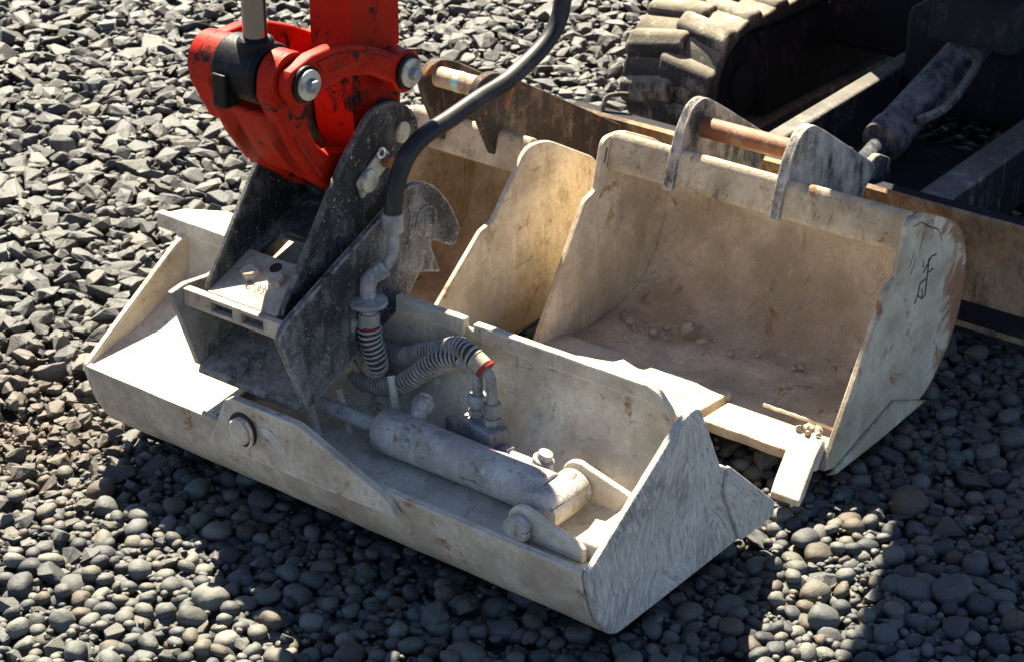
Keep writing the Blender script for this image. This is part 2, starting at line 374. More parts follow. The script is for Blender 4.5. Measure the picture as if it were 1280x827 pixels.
def ico(sub):
    b = bmesh.new(); bmesh.ops.create_icosphere(b, subdivisions=sub, radius=1); b.verts.ensure_lookup_table()
    v = np.array([q.co[:] for q in b.verts]); f = np.array([[q.index for q in p.verts] for p in b.faces]); b.free(); return v, f
ICO3 = ico(3)
def pebble_shape():
    v, f = ICO3; o = Vector(rng.uniform(-50, 50, 3)); q = 2.0 + rng.uniform(0, 1.0); out = np.empty_like(v)
    for i, p in enumerate(v):
        a = np.abs(p) ** q; r = 1 / (a.sum() ** (1 / q))           # between a sphere and a rounded block
        r *= 1 + .20 * mnoise.noise(Vector(p) * .9 + o) + .05 * mnoise.noise(Vector(p) * 2.4 + o)
        out[i] = p * r
    return out, f, True
def rock_shape(flat=1.):
    b = bmesh.new(); k = rng.integers(11, 19)
    for _ in range(k):
        p = rng.normal(size=3); p /= np.abs(p).max() ** .75 * np.linalg.norm(p) ** .25; p *= rng.uniform(.82, 1.08); b.verts.new(p)
    r = bmesh.ops.convex_hull(b, input=b.verts)
    bmesh.ops.delete(b, geom=list({g for g in r['geom_interior'] + r['geom_unused'] if isinstance(g, bmesh.types.BMVert)}), context='VERTS')
    bmesh.ops.bevel(b, geom=list(b.edges), offset=.05, segments=1, affect='EDGES')
    bmesh.ops.triangulate(b, faces=b.faces); b.verts.ensure_lookup_table(); b.verts.index_update()
    lo = (np.array([q.co[:] for q in b.verts]), np.array([[q.index for q in p.verts] for p in b.faces]), False)
    bmesh.ops.subdivide_edges(b, edges=[e for e in b.edges if e.calc_length() > .35], cuts=1, use_grid_fill=True)
    bmesh.ops.triangulate(b, faces=b.faces); b.verts.ensure_lookup_table(); b.verts.index_update()
    v = np.array([q.co[:] for q in b.verts]); f = np.array([[q.index for q in p.verts] for p in b.faces]); b.free()
    n = np.array([mnoise.noise(Vector(p) * 2.1 + Vector((k, 3, 1))) for p in v]); n2 = np.array([mnoise.noise(Vector(p) * 5.5 + Vector((k, 9, 4))) for p in v])
    v *= (1 + .12 * n + .06 * n2)[:, None]
    ROCK_LO.append(lo); return v, f, False
ROCK_LO = []
PEB = [pebble_shape() for _ in range(22)]; ICO_LO = ico(2)
PEB_LO = []
for v, f, s in PEB:   # coarse twins: nearest directions of the fine shape
    d = v / np.linalg.norm(v, axis=1)[:, None]; idx = np.argmax(ICO_LO[0] @ d.T, axis=1); PEB_LO.append((v[idx], ICO_LO[1], True))
ROCK = [rock_shape() for _ in range(34)]

CELL = .007; X0, Y0 = -3.7, -1.0; NX, NY = int(4.9 / CELL), int(4.7 / CELL)
gx = X0 + (np.arange(NX) + .5) * CELL; gy = Y0 + (np.arange(NY) + .5) * CELL
GX, GY = np.meshgrid(gx, gy, indexing='ij'); HF = np.full((NX, NY), -.05)
px, py, _ = project(np.stack([GX, GY, np.zeros_like(GX)], -1))
INV = (px > -200) & (px < 1480) & (py > -130) & (py < 1010)
def rect(x0, x1, y0, y1): return (GX > x0) & (GX < x1) & (GY > y0) & (GY < y1)
UNDER = rect(-1.08, -.03, .06, .38) | rect(-.64, -.02, .70, .98) | rect(-1.09, -.8, .62, .92)
INV &= ~UNDER & ~((GY > 2.6) & (GX > -1.0))
cells = np.argwhere(INV)
LEAST = -.06
def angular_share(x, y):
    a = 1 / (1 + math.exp((x + 1.02 + .25 * mnoise.noise(Vector((x * 2.5, y * 2.5, 4)))) * 9))     # left and far: crushed rock
    b = 1 / (1 + math.exp(-(y - 1.25) * 7)) if x < -.2 else 0
    return max(a, b, .10)
PAL = np.array([(.33, .32, .285), (.27, .27, .255), (.22, .225, .225), (.16, .165, .175), (.30, .27, .22), (.235, .19, .145), (.38, .365, .32), (.12, .125, .135)])
PW = np.array([.17, .17, .15, .15, .12, .09, .07, .08]); PW /= PW.sum()
stones = []     # (shape list id, index, rot matrix, scale, centre, colour)
def rotmat():
    t = rng.uniform(0, 2 * math.pi); ax, ay = rng.normal(0, .28, 2)
    return np.array((Matrix.Rotation(t, 3, 'Z') @ Matrix.Rotation(ax, 3, 'X') @ Matrix.Rotation(ay, 3, 'Y')))
def drop(a, b, c, kind, cand):
    r = (a + b) / 2; w_ = max(1, int(r / CELL)); best = None
    pick = cells[rng.integers(0, len(cells), cand)]
    for i, j in pick:
        if i < w_ or j < w_ or i >= NX - w_ or j >= NY - w_: continue
        win = HF[i - w_:i + w_ + 1, j - w_:j + w_ + 1]; m = win.mean() * .55 + win.max() * .45
        if best is None or m < best[0]: best = (m, i, j)
    return best, w_
def settle(m, i, j, a, b, c, kind, col, sink):
    r = (a + b) / 2; k = max(1, int(r / CELL) + 1); z = m + c * sink
    i0, i1, j0, j1 = max(i - k, 0), min(i + k + 1, NX), max(j - k, 0), min(j + k + 1, NY)
    d2 = ((GX[i0:i1, j0:j1] - gx[i]) ** 2 + (GY[i0:i1, j0:j1] - gy[j]) ** 2) / (r * r)
    top = np.where(d2 < 1, z + c * np.sqrt(np.clip(1 - d2, 0, 1)), -1)
    HF[i0:i1, j0:j1] = np.maximum(HF[i0:i1, j0:j1], top)
    stones.append((kind, int(rng.integers(0, 22 if kind == 0 else 34)), rotmat(), (a, b, c), (gx[i] + rng.uniform(-.003, .003), gy[j] + rng.uniform(-.003, .003), z), col))
def colour(kind):
    c = PAL[rng.choice(len(PAL), p=PW)] * rng.uniform(.8, 1.2)
    if kind == 1: c = (c * .55 + np.array((.235, .24, .235)) * .45) * rng.uniform(.68, .98)
    return np.clip(c * np.array((.28, .29, .292)), .010, .6)
area = len(cells) * CELL * CELL
def pass_(count, smul, cand, sink, kinds=None):
    for _ in range(count):
        i, j = cells[rng.integers(0, len(cells))]; x, y = gx[i], gy[j]
        sh = angular_share(x, y); kind = 1 if rng.random() < sh else 0
        dist = math.hypot(x - CAM.x, y - CAM.y); fines = math.exp(-(((x + 1.32) / .24) ** 2 + ((y + .10) / .24) ** 2))
        if kind == 1:
            a = (.019 + .015 * max(0, min(1, (dist - 3.0) / 1.2))) * min(1.6, math.exp(rng.normal(0, .32))); b = a * rng.uniform(.62, .95); c = a * rng.uniform(.38, .68)
        else:
            a = .0165 * math.exp(rng.normal(0, .24)); b = a * rng.uniform(.68, .95); c = b * rng.uniform(.6, .88)
        a, b, c = (q * smul * (1 - .52 * fines) for q in (a, b, c))
        # look for the lowest of a few nearby spots so that gaps fill
        best = None; w_ = max(1, int((a + b) / 2 / CELL))
        for _k in range(cand):
            ii = i + int(rng.integers(-9, 10)); jj = j + int(rng.integers(-9, 10))
            if ii < w_ + 1 or jj < w_ + 1 or ii >= NX - w_ - 1 or jj >= NY - w_ - 1 or not INV[ii, jj]: continue
            win = HF[ii - w_:ii + w_ + 1, jj - w_:jj + w_ + 1]; m = win.mean() * .6 + win.max() * .4
            if best is None or m < best[0]: best = (m, ii, jj)
        if best is None or best[0] > .012 or (best[0] + c * (1 + sink) > .034): continue
        cc = colour(kind); cc = cc * (1 - .6 * fines) + np.array((.085, .058, .036)) * .6 * fines * rng.uniform(.7, 1.3)      # browner where the dirt shows
        settle(*best, a, b, c, kind, cc, sink)
pass_(int(area * 860), 1.0, 5, .55)
pass_(int(area * 860), .92, 6, .6)
pass_(int(area * 800), .50, 8, .5)
pass_(int(area * 500), .34, 8, .5)
# a few big pieces the photograph shows
for x, y, a, b, c, k in ((-.311, -.063, .05, .038, .022, 1), (-.86, -.30, .062, .034, .02, 1), (-.70, -.17, .045, .035, .02, 1), (.12, .90, .045, .03, .02, 0), (.40, .52, .04, .03, .02, 0), (-1.0, -.03, .05, .04, .02, 1), (.24, .45, .036, .03, .022, 0)):
    i = int((x - X0) / CELL); j = int((y - Y0) / CELL)
    win = HF[i - 3:i + 4, j - 3:j + 4]; settle(win.mean() - .008, i, j, a * .62, b * .62, c * .7, k, np.array((.055, .055, .055)) if k else np.array((.07, .07, .068)), .5)

vis = INV & (px > 0) & (px < 1280) & (py > 0) & (py < 827)
level = np.percentile(HF[vis], 80)
ground.location.z = -level
# choose the 300 that show largest: in the frame, on top, not behind the buckets
HIDE = [[(118, 465), (195, 265), (300, 180), (240, 60), (300, 0), (500, 0), (520, 90), (560, 60), (790, 130), (860, 120), (960, 160), (1280, 160), (1280, 430), (1210, 400), (1150, 500), (1035, 592), (962, 640), (770, 793), (150, 518)], [(780, 0), (780, 150), (1280, 300), (1280, 0)]]
def inside(x, y, poly):
    c = False; j = len(poly) - 1
    for i in range(len(poly)):
        if (poly[i][1] > y) != (poly[j][1] > y) and x < (poly[j][0] - poly[i][0]) * (y - poly[i][1]) / (poly[j][1] - poly[i][1]) + poly[i][0]: c = not c
        j = i
    return c
score = []
for s, (kind, idx, rm, sc, ce, col) in enumerate(stones):
    X, Y, d = project(np.array(ce) - np.array((0, 0, level)))
    i = int((ce[0] - X0) / CELL); j = int((ce[1] - Y0) / CELL)
    top = ce[2] + sc[2] >= HF[max(i - 1, 0):i + 2, max(j - 1, 0):j + 2].mean() - .006
    ok = 5 < X < 1275 and 5 < Y < 822 and top and not any(inside(X, Y, h) for h in HIDE)
    score.append(sc[0] * sc[1] / d ** 2 if ok else 0)
big = set(np.argsort(score)[::-1][:300].tolist())

def stone_verts(st, fine):
    kind, idx, rm, sc, ce, col = st
    v, f, smooth = ((ROCK if fine else ROCK_LO)[idx] if kind else (PEB if fine else PEB_LO)[idx])
    return (v * np.array(sc)) @ rm.T + np.array(ce), f, smooth
def mesh_from(name, chunks):
    nv = sum(len(c[0]) for c in chunks); nf = sum(len(c[1]) for c in chunks)
    V = np.empty((nv, 3), np.float32); F = np.empty((nf, 3), np.int32); C = np.empty((nv, 4), np.float32); S = np.empty(nf, bool); a = b = 0
    for v, f, s, c in chunks:
        V[a:a + len(v)] = v; F[b:b + len(f)] = f + a; C[a:a + len(v), :3] = c; C[a:a + len(v), 3] = 1; S[b:b + len(f)] = s; a += len(v); b += len(f)
    me = bpy.data.meshes.new(name); me.vertices.add(nv); me.vertices.foreach_set('co', V.ravel())
    me.loops.add(nf * 3); me.loops.foreach_set('vertex_index', F.ravel()); me.polygons.add(nf)
    me.polygons.foreach_set('loop_start', np.arange(nf, dtype=np.int32) * 3); me.polygons.foreach_set('loop_total', np.full(nf, 3, np.int32))
    me.polygons.foreach_set('use_smooth', S); at = me.attributes.new('stone_colour', 'FLOAT_COLOR', 'POINT'); at.data.foreach_set('color', C.ravel())
    me.materials.append(M['stone']); me.update(calc_edges=True); me.validate(); return me
chunks = []
for s, st in enumerate(stones):
    X, Y, d = project(np.array(st[4]))
    near = -60 < X < 1340 and -40 < Y < 880
    if s in big:
        v, f, sm = stone_verts((st[0], st[1], st[2], st[3], (0, 0, 0), st[5]), True)
        o = bpy.data.objects.new('stone', mesh_from('stone', [(v, f, sm, st[5])])); COL.objects.link(o); o.location = st[4]; o.parent = ground
    else: chunks.append((*stone_verts(st, near and (d < 3.5 or st[0] == 1) and st[3][0] > .0182 and not any(inside(X, Y, h) for h in HIDE)), st[5]))
gv = bpy.data.objects.new('gravel', mesh_from('gravel', chunks)); COL.objects.link(gv); gv.parent = ground; gv['kind'] = 'stuff'
print('STONES', len(stones), 'tris', sum(len(c[1]) for c in chunks), 'level', level)

# ------------------------------------------------------------------ grading bucket with its tilt cylinder
tb = thing('grading_bucket', 'wide dusty grey grading bucket with a tilt ram lying in its trough', 'bucket', (-.56, .2, 0))
EP = rnd([(-.078, .147), (-.055, .063), (-.022, .012), (.004, .0), (.449, .002), (.449, .030), (.296, .168), (.283, .172), (.212, .316), (.168, .308)],
         [.012, .03, .03, .02, .006, .006, .008, .008, .022, .03])
part('end_plate', pz(EP, 'x', -.013, 0), 'endplate', tb, .003, label='scraped grey end plate with swirling cement smears')
part('end_plate', pz(EP, 'x', -1.12, -1.107), 'b1', tb, .003)
SC = rnd([(.449, .004), (.449, .032), (.297, .170), (.288, .12), (.345, .004)], .006)
part('side_cutter', pz(SC, 'x', .0005, .008), 'endplate', tb, .002); part('side_cutter', pz(SC, 'x', -1.128, -1.1205), 'b1', tb, .002)
prof = [(-.070, .1385), (-.02, .137), (.05, .139), (.10, .150), (.142, .174), (.172, .212), (.186, .260), (.190, .318)]
part('floor_cover', jitter_grid(24, 14, lambda s, t: (-1.106 + .31 * s, *along([(-.070, .1475), (.06, .180), (.182, .236)], t)), .006, .0015, 9), 'b1', tb, smooth=True)
def droop(x): return .075 * max(0, (x + .085) / .07) ** 2      # rounded right corner of the rear wall
def trough(s, t):
    x = -1.106 + 1.092 * s; y, z = along(prof, t); return (x, y, z - droop(x) * max(0, (z - .2) / .125))
part('trough_shell', jitter_grid(90, 26, trough, .010, .004, 14), 'b1', tb, smooth=True)
fp = [(-.079, .149), (-.072, .11), (-.056, .063), (-.040, .034), (-.020, .012), (.004, .001)]
part('front_plate', jitter_grid(60, 8, lambda s, t: (-1.106 + 1.092 * s, *along(fp, t)), -.011, .0015, 12), 'b1f', tb, smooth=True)
part('bottom_plate', pz([(.006, .001), (.448, .003), (.446, .014), (.008, .012)], 'x', -1.106, -.014), 'b1f', tb)
part('cutting_edge', pz([(.33, .0125), (.452, .006), (.452, .022), (.335, .030)], 'x', -1.105, -.015), 'b1f', tb, .002)
def lip_run(x0, x1, z0, amp=.0015):
    m = B(); k = max(6, int((x1 - x0) / .02)); rows = []
    for i in range(k + 1):
        x = x0 + (x1 - x0) * i / k; e = amp * mnoise.noise(Vector((x * 22, 3, 1))); dz = 0
        dz = -droop(x)
        rows.append([m.verts.new((x, y, z)) for y, z in ((.184, z0 - .03 + dz), (.199, z0 - .03 + dz), (.200, z0 + e + dz), (.185, z0 + e + dz))])
    for a, b in zip(rows, rows[1:]):
        for j in range(4): m.faces.new((a[j], a[(j + 1) % 4], b[(j + 1) % 4], b[j]))
    m.faces.new(rows[0]); m.faces.new(rows[-1][::-1]); return m
part('rear_lip', lip_run(-1.185, -.452, .3365), 'b1', tb, .002); part('rear_lip', lip_run(-.432, -.020, .334), 'b1', tb, .002)
part('rear_flange', pz(rnd([(-1.193, .200), (-1.172, .245), (-1.10, .285), (-.87, .285), (-.87, .200)], .008), 'z', .316, .326), 'b1', tb, .002)
part('flange_gusset', pz([(-1.19, .3155), (-1.115, .3155), (-1.121, .25), (-1.14, .28)], 'y', .204, .214), 'b1', tb, .001)
# front hinge plate with its pin
hp = part('hinge_plate', pz(rnd([(-.786, .112), (-.742, .208), (-.725, .216), (-.575, .216), (-.388, .146), (-.366, .118)], [.004, .006, .006, .006, .006, .004]), 'y', -.094, -.0785), 'b1f', tb, .003)
pc = Vector((-.700, -.094, .166))
m = B(); lathe(m, pc + Vector((0, -.001, 0)), (0, -1, 0), [(0, .0315), (.0012, .0315)], 32); part('gap_shade_ring', m, 'stamp', hp, smooth=True)  # dark disc, shade of the gap around the pin put into its colour
m = B(); lathe(m, pc, (0, -1, 0), [(-.03, .025), (.012, .025), (.016, .021)], 9); part('pin_nut', m, 'b1f', hp, .003)
m = B(); sweep(m, [pc + Vector((math.cos(a) * .031, -.012, math.sin(a) * .031)) for a in np.linspace(-.9, .9, 12)], .003, 6); part('retaining_clip', m, 'b1f', hp, smooth=True)
part('wear_pad', pz(rnd([(-.665, .182), (-.642, .188), (-.600, .160), (-.612, .150)], .008), 'y', -.0955, -.0942), 'b1', hp)
# inner rear hinge post, mostly behind the hitch
part('hinge_post', pz(rnd([(-.80, .15), (-.76, .232), (-.69, .238), (-.62, .18), (-.60, .15)], .01), 'y', .135, .158), 'b1', tb, .003)
# tilt cylinder
AX, AZ = .040, .174
ct = B(); lathe(ct, (-.512, AX, AZ), (1, 0, 0), [(0, .026), (.002, .033), (.008, .0378), (.05, .0385), (.075, .0372), (.12, .0368), (.25, .0365), (.33, .037), (.352, .036)], 40)
tc_ = part('tilt_cylinder', ct, 'b1cyl', tb, smooth=True, label='dust caked hydraulic tilt cylinder')
part('rod', cy((-.66, AX, AZ), (-.511, AX, AZ), .0135), 'b1cyl', tc_, smooth=True)
m = B(); lathe(m, (-.148, AX - .052, AZ - .004), (0, 1, 0), [(0, .026), (.004, .034), (.100, .034), (.104, .026)], 32)
part('cylinder_eye', m, 'b1cyl', tc_, smooth=True)
m = B(); lathe(m, (-.150, AX - .108, AZ - .010), (0, 1, 0), [(0, .012), (.003, .0225), (.014, .0235), (.015, .017), (.188, .017), (.189, .022), (.200, .020), (.203, .012)], 28); part('clevis_pin', m, 'b1cyl', tc_, smooth=True)
m = B(); lathe(m, (-.17, AX - .010, AZ + .032), (0, -.25, 1), [(0, .009), (.005, .008), (.008, .004)], 14); part('grease_nipple', m, 'b1cyl', tc_, smooth=True)
for y0, zt in ((-.045, .166), (.096, .182)):
    pl = []
    c0 = Vector((-.150, zt)); 
    for a in np.linspace(math.pi * 1.35, math.pi * .35, 14): pl.append((c0.x + .030 * math.cos(a), c0.y + .030 * math.sin(a)))
    pl += [(-.045, zt + .003), (-.034, zt - .006), (-.034, .139), (-.10, .139)]
    part('clevis_plate', pz(pl, 'y', y0, y0 + .013), 'b1', tb, .003)
part('clevis_base', pz(rnd([(-.052, -.031), (-.016, -.031), (-.016, .095), (-.052, .095)], .006), 'z', .138, .170), 'b1', tb, .004)
# ports, valve block, fittings
m = B(); lathe(m, (-.458, .066, .193), (-.15, .75, .65), [(0, .017), (.02, .016), (.021, .02), (.040, .019), (.042, .013), (.05, .012)], 8); part('port', m, 'b1cyl', tc_, .002)
vb = part('valve_block', pz([(-.398, .100), (-.312, .078), (-.300, .118), (-.386, .140)], 'z', .150, .212), 'fitting', tc_, .004)
part('mounting_foot', pz([(-.43, .105), (-.398, .097), (-.39, .13), (-.42, .137)], 'z', .165, .198), 'fitting', vb, .005)
for x, y in ((-.372, .122), (-.334, .112)):
    m = B(); hexnut(m, (x, y, .212), (0, 0, 1), .0165, .012); lathe(m, (x, y, .224), (0, 0, 1), [(0, .0105), (.006, .0105)], 16)
    hexnut(m, (x, y, .229), (0, 0, 1), .0178, .022); part('fitting', m, 'fitting', vb, .0015)
m = B(); sweep(m, spline([(-.305, .095, .178), (-.275, .088, .184), (-.235, .080, .190), (-.205, .07, .192)], 5), .0085, 10)
lathe(m, (-.292, .092, .181), (1, -.2, .1), [(0, .015), (.016, .015)], 6); lathe(m, (-.222, .075, .190), (1, -.25, .0), [(0, .013), (.03, .019), (.034, .016)], 12); part('link_pipe', m, 'fitting', vb, smooth=True)
m = B(); lathe(m, (-.205, .072, .192), (.3, .1, 1), [(0, .018), (.02, .018), (.022, .013), (.032, .012)], 14); part('banjo_bolt', m, 'fitting', vb, smooth=True)
# guard rods in the trough
for pts in (((-.470, .178, .250), (-.520, .155, .215)), ((-.545, .105, .235), (-.510, .085, .140)), ((-.625, .06, .20), (-.585, .045, .138)), ((-.660, .02, .2), (-.62, .0, .138))):
    part('guard_rod', cy(pts[0], pts[1], .0075, 10), 'b1', tb, smooth=True)
# ------------------------------------------------------------------ tilting hitch
hb = thing('bucket_hitch', 'black speckled steel hitch block pinned between red arm and grading bucket', 'coupler', (-.73, .1, .21))
OUT = [(-.101, .366), (-.041, .212), (-.001, .230), (.212, .318), (.249, .358), (.303, .338), (.278, .398), (.285, .406), (.338, .374), (.354, .383), (.359, .405), (.333, .456), (.296, .501), (.258, .522), (.223, .524), (.200, .512), (-.077, .388)]
sp = part('side_plate', pz(rnd(OUT, [.01, .004, 0, .01, .004, .006, .006, .004, .01, .01, .01, .02, .02, .02, .02, .01, .012]), 'x', -.613, -.600), 'hitcho', hb, .003)
m = B(); lathe(m, (-.600, .267, .446), (1, 0, 0), [(-.004, .028), (.0015, .028), (.003, .025)], 32); part('pin_disc', m, 'hitcho', sp, smooth=True)
part('side_plate', pz(rnd([(-.095, .372), (-.043, .216), (.20, .318), (.20, .440), (.0, .372), (-.062, .378)], .006), 'x', -.862, -.850), 'hitchf', hb, .003)  # hidden rear top raised to keep sun off the base plate
part('base_plate', pz([(-.050, .207), (-.046, .219), (.205, .326), (.210, .316)], 'x', -.8495, -.6135), 'hitchf', hb, .002)
INN = [(-.050, .368), (-.046, .384), (.075, .549), (.112, .597), (.143, .625), (.174, .655), (.204, .664), (.238, .662), (.276, .643), (.300, .612), (.299, .580), (.275, .540), (.24, .48), (.10, .40), (.0, .352)]
ear = {}
for s, x0 in (('r', -.652), ('l', -.820)):
    ear[s] = part('ear_plate', pz(rnd(INN, [.004, .006, .02, .02, .02, .02, .02, .02, .02, .02, .02, .02, .02, .02, .004]), 'x', x0, x0 + .012), 'hitch', hb, .003)
# deck between the ears with a window, two bolts and a dark disc for a drilled hole
def deck(y): return .374 + .40 * (y + .05)
DX = (-.8075, -.788, -.683, -.6525); DY = (-.052, .050, .104, .20)
def plate(cells_):
    m = B(); g = {}
    def vv(i, j, k):
        if (i, j, k) not in g: g[i, j, k] = m.verts.new((DX[i], DY[j], deck(DY[j]) - .014 * k))
        return g[i, j, k]
    for i, j in cells_:
        c = ((i, j), (i + 1, j), (i + 1, j + 1), (i, j + 1))
        m.faces.new([vv(*q, 0) for q in c]); m.faces.new([vv(*q, 1) for q in c[::-1]])
        for p, q, nb in ((c[0], c[1], (i, j - 1)), (c[1], c[2], (i + 1, j)), (c[2], c[3], (i, j + 1)), (c[3], c[0], (i - 1, j))):
            if nb not in cells_: m.faces.new((vv(*p, 0), vv(*p, 1), vv(*q, 1), vv(*q, 0)))
    return m
dk = part('deck_plate', plate([(0, 0), (1, 0), (2, 0)]), 'deck', hb, label='rusty sunlit deck plate carrying two bolts and a stamped mark')
DY = (-.052, .0506, .104, .20)
part('window_frame', plate([(0, 1), (2, 1), (0, 2), (1, 2), (2, 2)]), 'hitch', hb)
dn = Vector((0, -.371, .928))
for x, y in ((-.762, .006), (-.704, .008)):
    m = B(); hexnut(m, (x, y, deck(y) - .001), dn, .0165, .013); part('hex_bolt', m, 'deck', dk, .001)
m = B(); lathe(m, (-.730, .034, deck(.034) - .006), dn, [(0, .011), (.0065, .011)], 20); part('hole_shade_disc', m, 'stamp', dk)  # flat dark disc, the hole's inner shade put into its colour
fc = bpy.data.curves.new('stamp', 'FONT'); fc.body = 'C 33'; fc.size = .020; fc.align_x = 'CENTER'; fc.space_character = 1.15
tmp = bpy.data.objects.new('stamp_tmp', fc); COL.objects.link(tmp); dg = bpy.context.evaluated_depsgraph_get(); dg.update()
tm = bpy.data.meshes.new_from_object(tmp.evaluated_get(dg)); bpy.data.objects.remove(tmp)
tm.transform(Matrix.Translation(Vector((-.732, -.022, deck(-.018) + .0012))) @ Matrix.Rotation(math.atan(.40), 4, 'X'))
m = B(); m.from_mesh(tm); part('stamp_shade_text', m, 'stamp', dk)  # shadow in stamped dents put into dark, slightly raised letters
# front cross bar with two slots
m = B(); xs = (-.8495, -.80, -.765, -.75, -.70, -.6535 + .04)
for a, b, slot in ((-.8490, -.785, 0), (-.785, -.735, 1), (-.735, -.715, 0), (-.715, -.665, 1), (-.665, -.6140, 0)):
    if slot: box(m, a, b, -.070, -.056, .366, .3735); box(m, a, b, -.070, -.056, .343, .350)
    else: box(m, a, b, -.070, -.056, .343, .3735)
part('cross_bar', m, 'deck', hb, .0015)
part('front_web', pz([(-.056, .334), (-.0525, .334), (-.0525, .372), (-.056, .372)], 'x', -.849, -.614), 'hitch', hb)
part('rear_web', pz([(.198, .36), (.21, .36), (.21, .52), (.198, .52)], 'x', -.8075, -.6525), 'hitch', hb)
part('sun_gap_filler', pz([(-.054, .335), (.195, .436), (.195, .428), (-.054, .327)], 'x', -.8495, -.8205), 'hitch', hb)  # added plate, blocks sun leaking down onto the base plate
# lower window plate seen sunlit through the window
part('window_floor', pz([(.0, .338), (.197, .418), (.197, .410), (.0, .330)], 'x', -.8075, -.6525), 'deck', hb)
P1 = Vector((0, .256, .602)); P2 = Vector((0, .163, .546)); P3 = Vector((0, .018, .757)); P4 = Vector((0, .262, .709))
def at(p, x): return Vector((x, p.y, p.z))
pin = part('arm_pin', cy(at(P1, -.835), at(P1, -.6395), .017, 28), 'steel', hb, smooth=True)
m = B(); lathe(m, at(P1, -.6398), (1, 0, 0), [(0, .0185), (.003, .0185), (.004, .016)], 28); lathe(m, at(P1, -.636), (1, 0, 0), [(0, .004), (.001, .003)], 10); part('pin_end', m, 'zinc', pin, smooth=True)
pin2 = part('link_pin', cy(at(P2, -.835), at(P2, -.6395), .019, 28), 'steel', hb, smooth=True)
m = B(); lathe(m, at(P2, -.682), (1, 0, 0), [(0, .028), (.004, .030), (.010, .027), (.012, .029), (.028, .028), (.029, .024)], 32); part('bearing_sleeve', m, 'steel', pin2, smooth=True)
kd = (P1 - P2).normalized(); kn = Vector((0, -kd.z, kd.y))
kp = [P2 + kd * a + kn * b for a, b in ((-.030, -.017), (-.022, .018), (.05, .020), (.064, .008), (.060, -.016))]
kpl = part('keeper_plate', pz(rnd([(p.y, p.z) for p in kp], .008), 'x', -.6395, -.634), 'zinc', hb, .0015)
m = B(); lathe(m, at(P2, -.6342), (1, 0, 0), [(0, .0205), (.004, .020), (.006, .017)], 28); part('pin_head', m, 'zinc', kpl, smooth=True)
kb = P2 + kd * .048
m = B(); hexnut(m, at(kb, -.634) + Vector((0, .0, -.002)), (1, 0, 0), .0115, .016); part('keeper_bolt', m, 'rustpin', kpl, .001)
m = B(); c0 = at(kb, -.630) + Vector((0, -.012, .016)); sweep(m, [c0 + Vector((0, math.cos(a) * .008, math.sin(a) * .008)) for a in np.linspace(0, 2 * math.pi, 18)], .003, 8); part('keeper_eye', m, 'steel', kpl, smooth=True)
# ------------------------------------------------------------------ hydraulic hoses
hz = thing('hydraulic_hose', 'thick black rubber hose curving down from the arm to a steel elbow', 'hose', (-.56, .14, .36))
hp_ = spline([(-.62, .40, 1.75), (-.585, .56, 1.35), (-.565, .62, 1.0), (-.558, .60, .80), (-.558, .567, .712), (-.560, .454, .661), (-.560, .360, .647), (-.560, .282, .634), (-.560, .215, .624), (-.560, .175, .603), (-.560, .152, .572), (-.560, .140, .54), (-.560, .137, .505)], 8)
m = B(); sweep(m, hp_, .0156, 18); part('rubber_tube', m, 'hose', hz, smooth=True)
m = B(); lathe(m, (-.560, .1365, .517), (0, 0, -1), [(0, .0165), (.001, .0178), (.030, .0178), (.034, .0165), (.036, .013), (.038, .0105)], 24); part('ferrule', m, 'fitting', hz, smooth=True)
m = B(); sweep(m, spline([(-.560, .1365, .485), (-.560, .136, .455), (-.562, .130, .435), (-.568, .118, .420), (-.575, .108, .412)], 6), .0098, 14); part('elbow_tube', m, 'fitting', hz, smooth=True)
m = B(); lathe(m, (-.566, .121, .424), (-.5, -.7, -.55), [(0, .0165), (.018, .0165), (.020, .014)], 6); part('union_nut', m, 'fitting', hz, .0015)
m = B(); sweep(m, spline([(-.573, .111, .415), (-.580, .100, .406), (-.583, .096, .392), (-.583, .096, .372)], 6), .0138, 16); part('elbow', m, 'fitting', hz, smooth=True)
m = B(); lathe(m, (-.583, .096, .374), (0, 0, -1), [(0, .018), (.003, .022), (.006, .032), (.013, .033), (.016, .029)], 30); part('flange', m, 'fitting', hz, smooth=True)

def armoured(label, pts, r, ends=(), pitch=.0088, wire=.0023):
    t = thing('armoured_hose', label, 'hose', pts[0]); c = spline(pts, 8)
    m = B(); sweep(m, c, r * .80, 14); part('inner_tube', m, 'hose2', t, smooth=True)
    m = B(); sweep(m, helix(c, r, pitch, 14), wire, 5); part('wire_coil', m, 'coil', t, smooth=True)
    for nm, mm, mat in ends: part(nm, mm, mat, t, smooth=True)
    return t
e1 = B(); lathe(e1, (-.583, .096, .357), (.02, 0, -1), [(0, .014), (.012, .014), (.013, .018), (.034, .0185), (.036, .015)], 18)
e2 = B(); lathe(e2, (-.582, .096, .3205), (0, 0, -1), [(0, .0165), (.004, .0165)], 18)
e3 = B(); lathe(e3, (-.602, .082, .335), (-.35, -.25, -.9), [(0, .004), (.004, .010), (.03, .012), (.036, .008)], 10)
armoured('coil wrapped hose hanging below the black hose elbow and looping behind hitch', [(-.582, .096, .322), (-.581, .096, .300), (-.578, .100, .275), (-.578, .106, .250), (-.592, .118, .232), (-.620, .132, .232), (-.650, .150, .245), (-.69, .17, .25)], .0185, [('end_collar', e1, 'fitting'), ('seal_ring', e2, 'seal'), ('drain_tap', e3, 'fitting')])
def bend(p0, p1, p2):
    q = B(); sweep(q, spline([p0, p1, p2], 6), .0092, 12); return q
f1, f2 = Vector((-.372, .122, .25)), Vector((-.334, .112, .25))
sl1 = B(); lathe(sl1, (-.402, .122, .3075), (.9, 0, -.35), [(0, .0195), (.02, .0195), (.022, .015), (.03, .013)], 16)
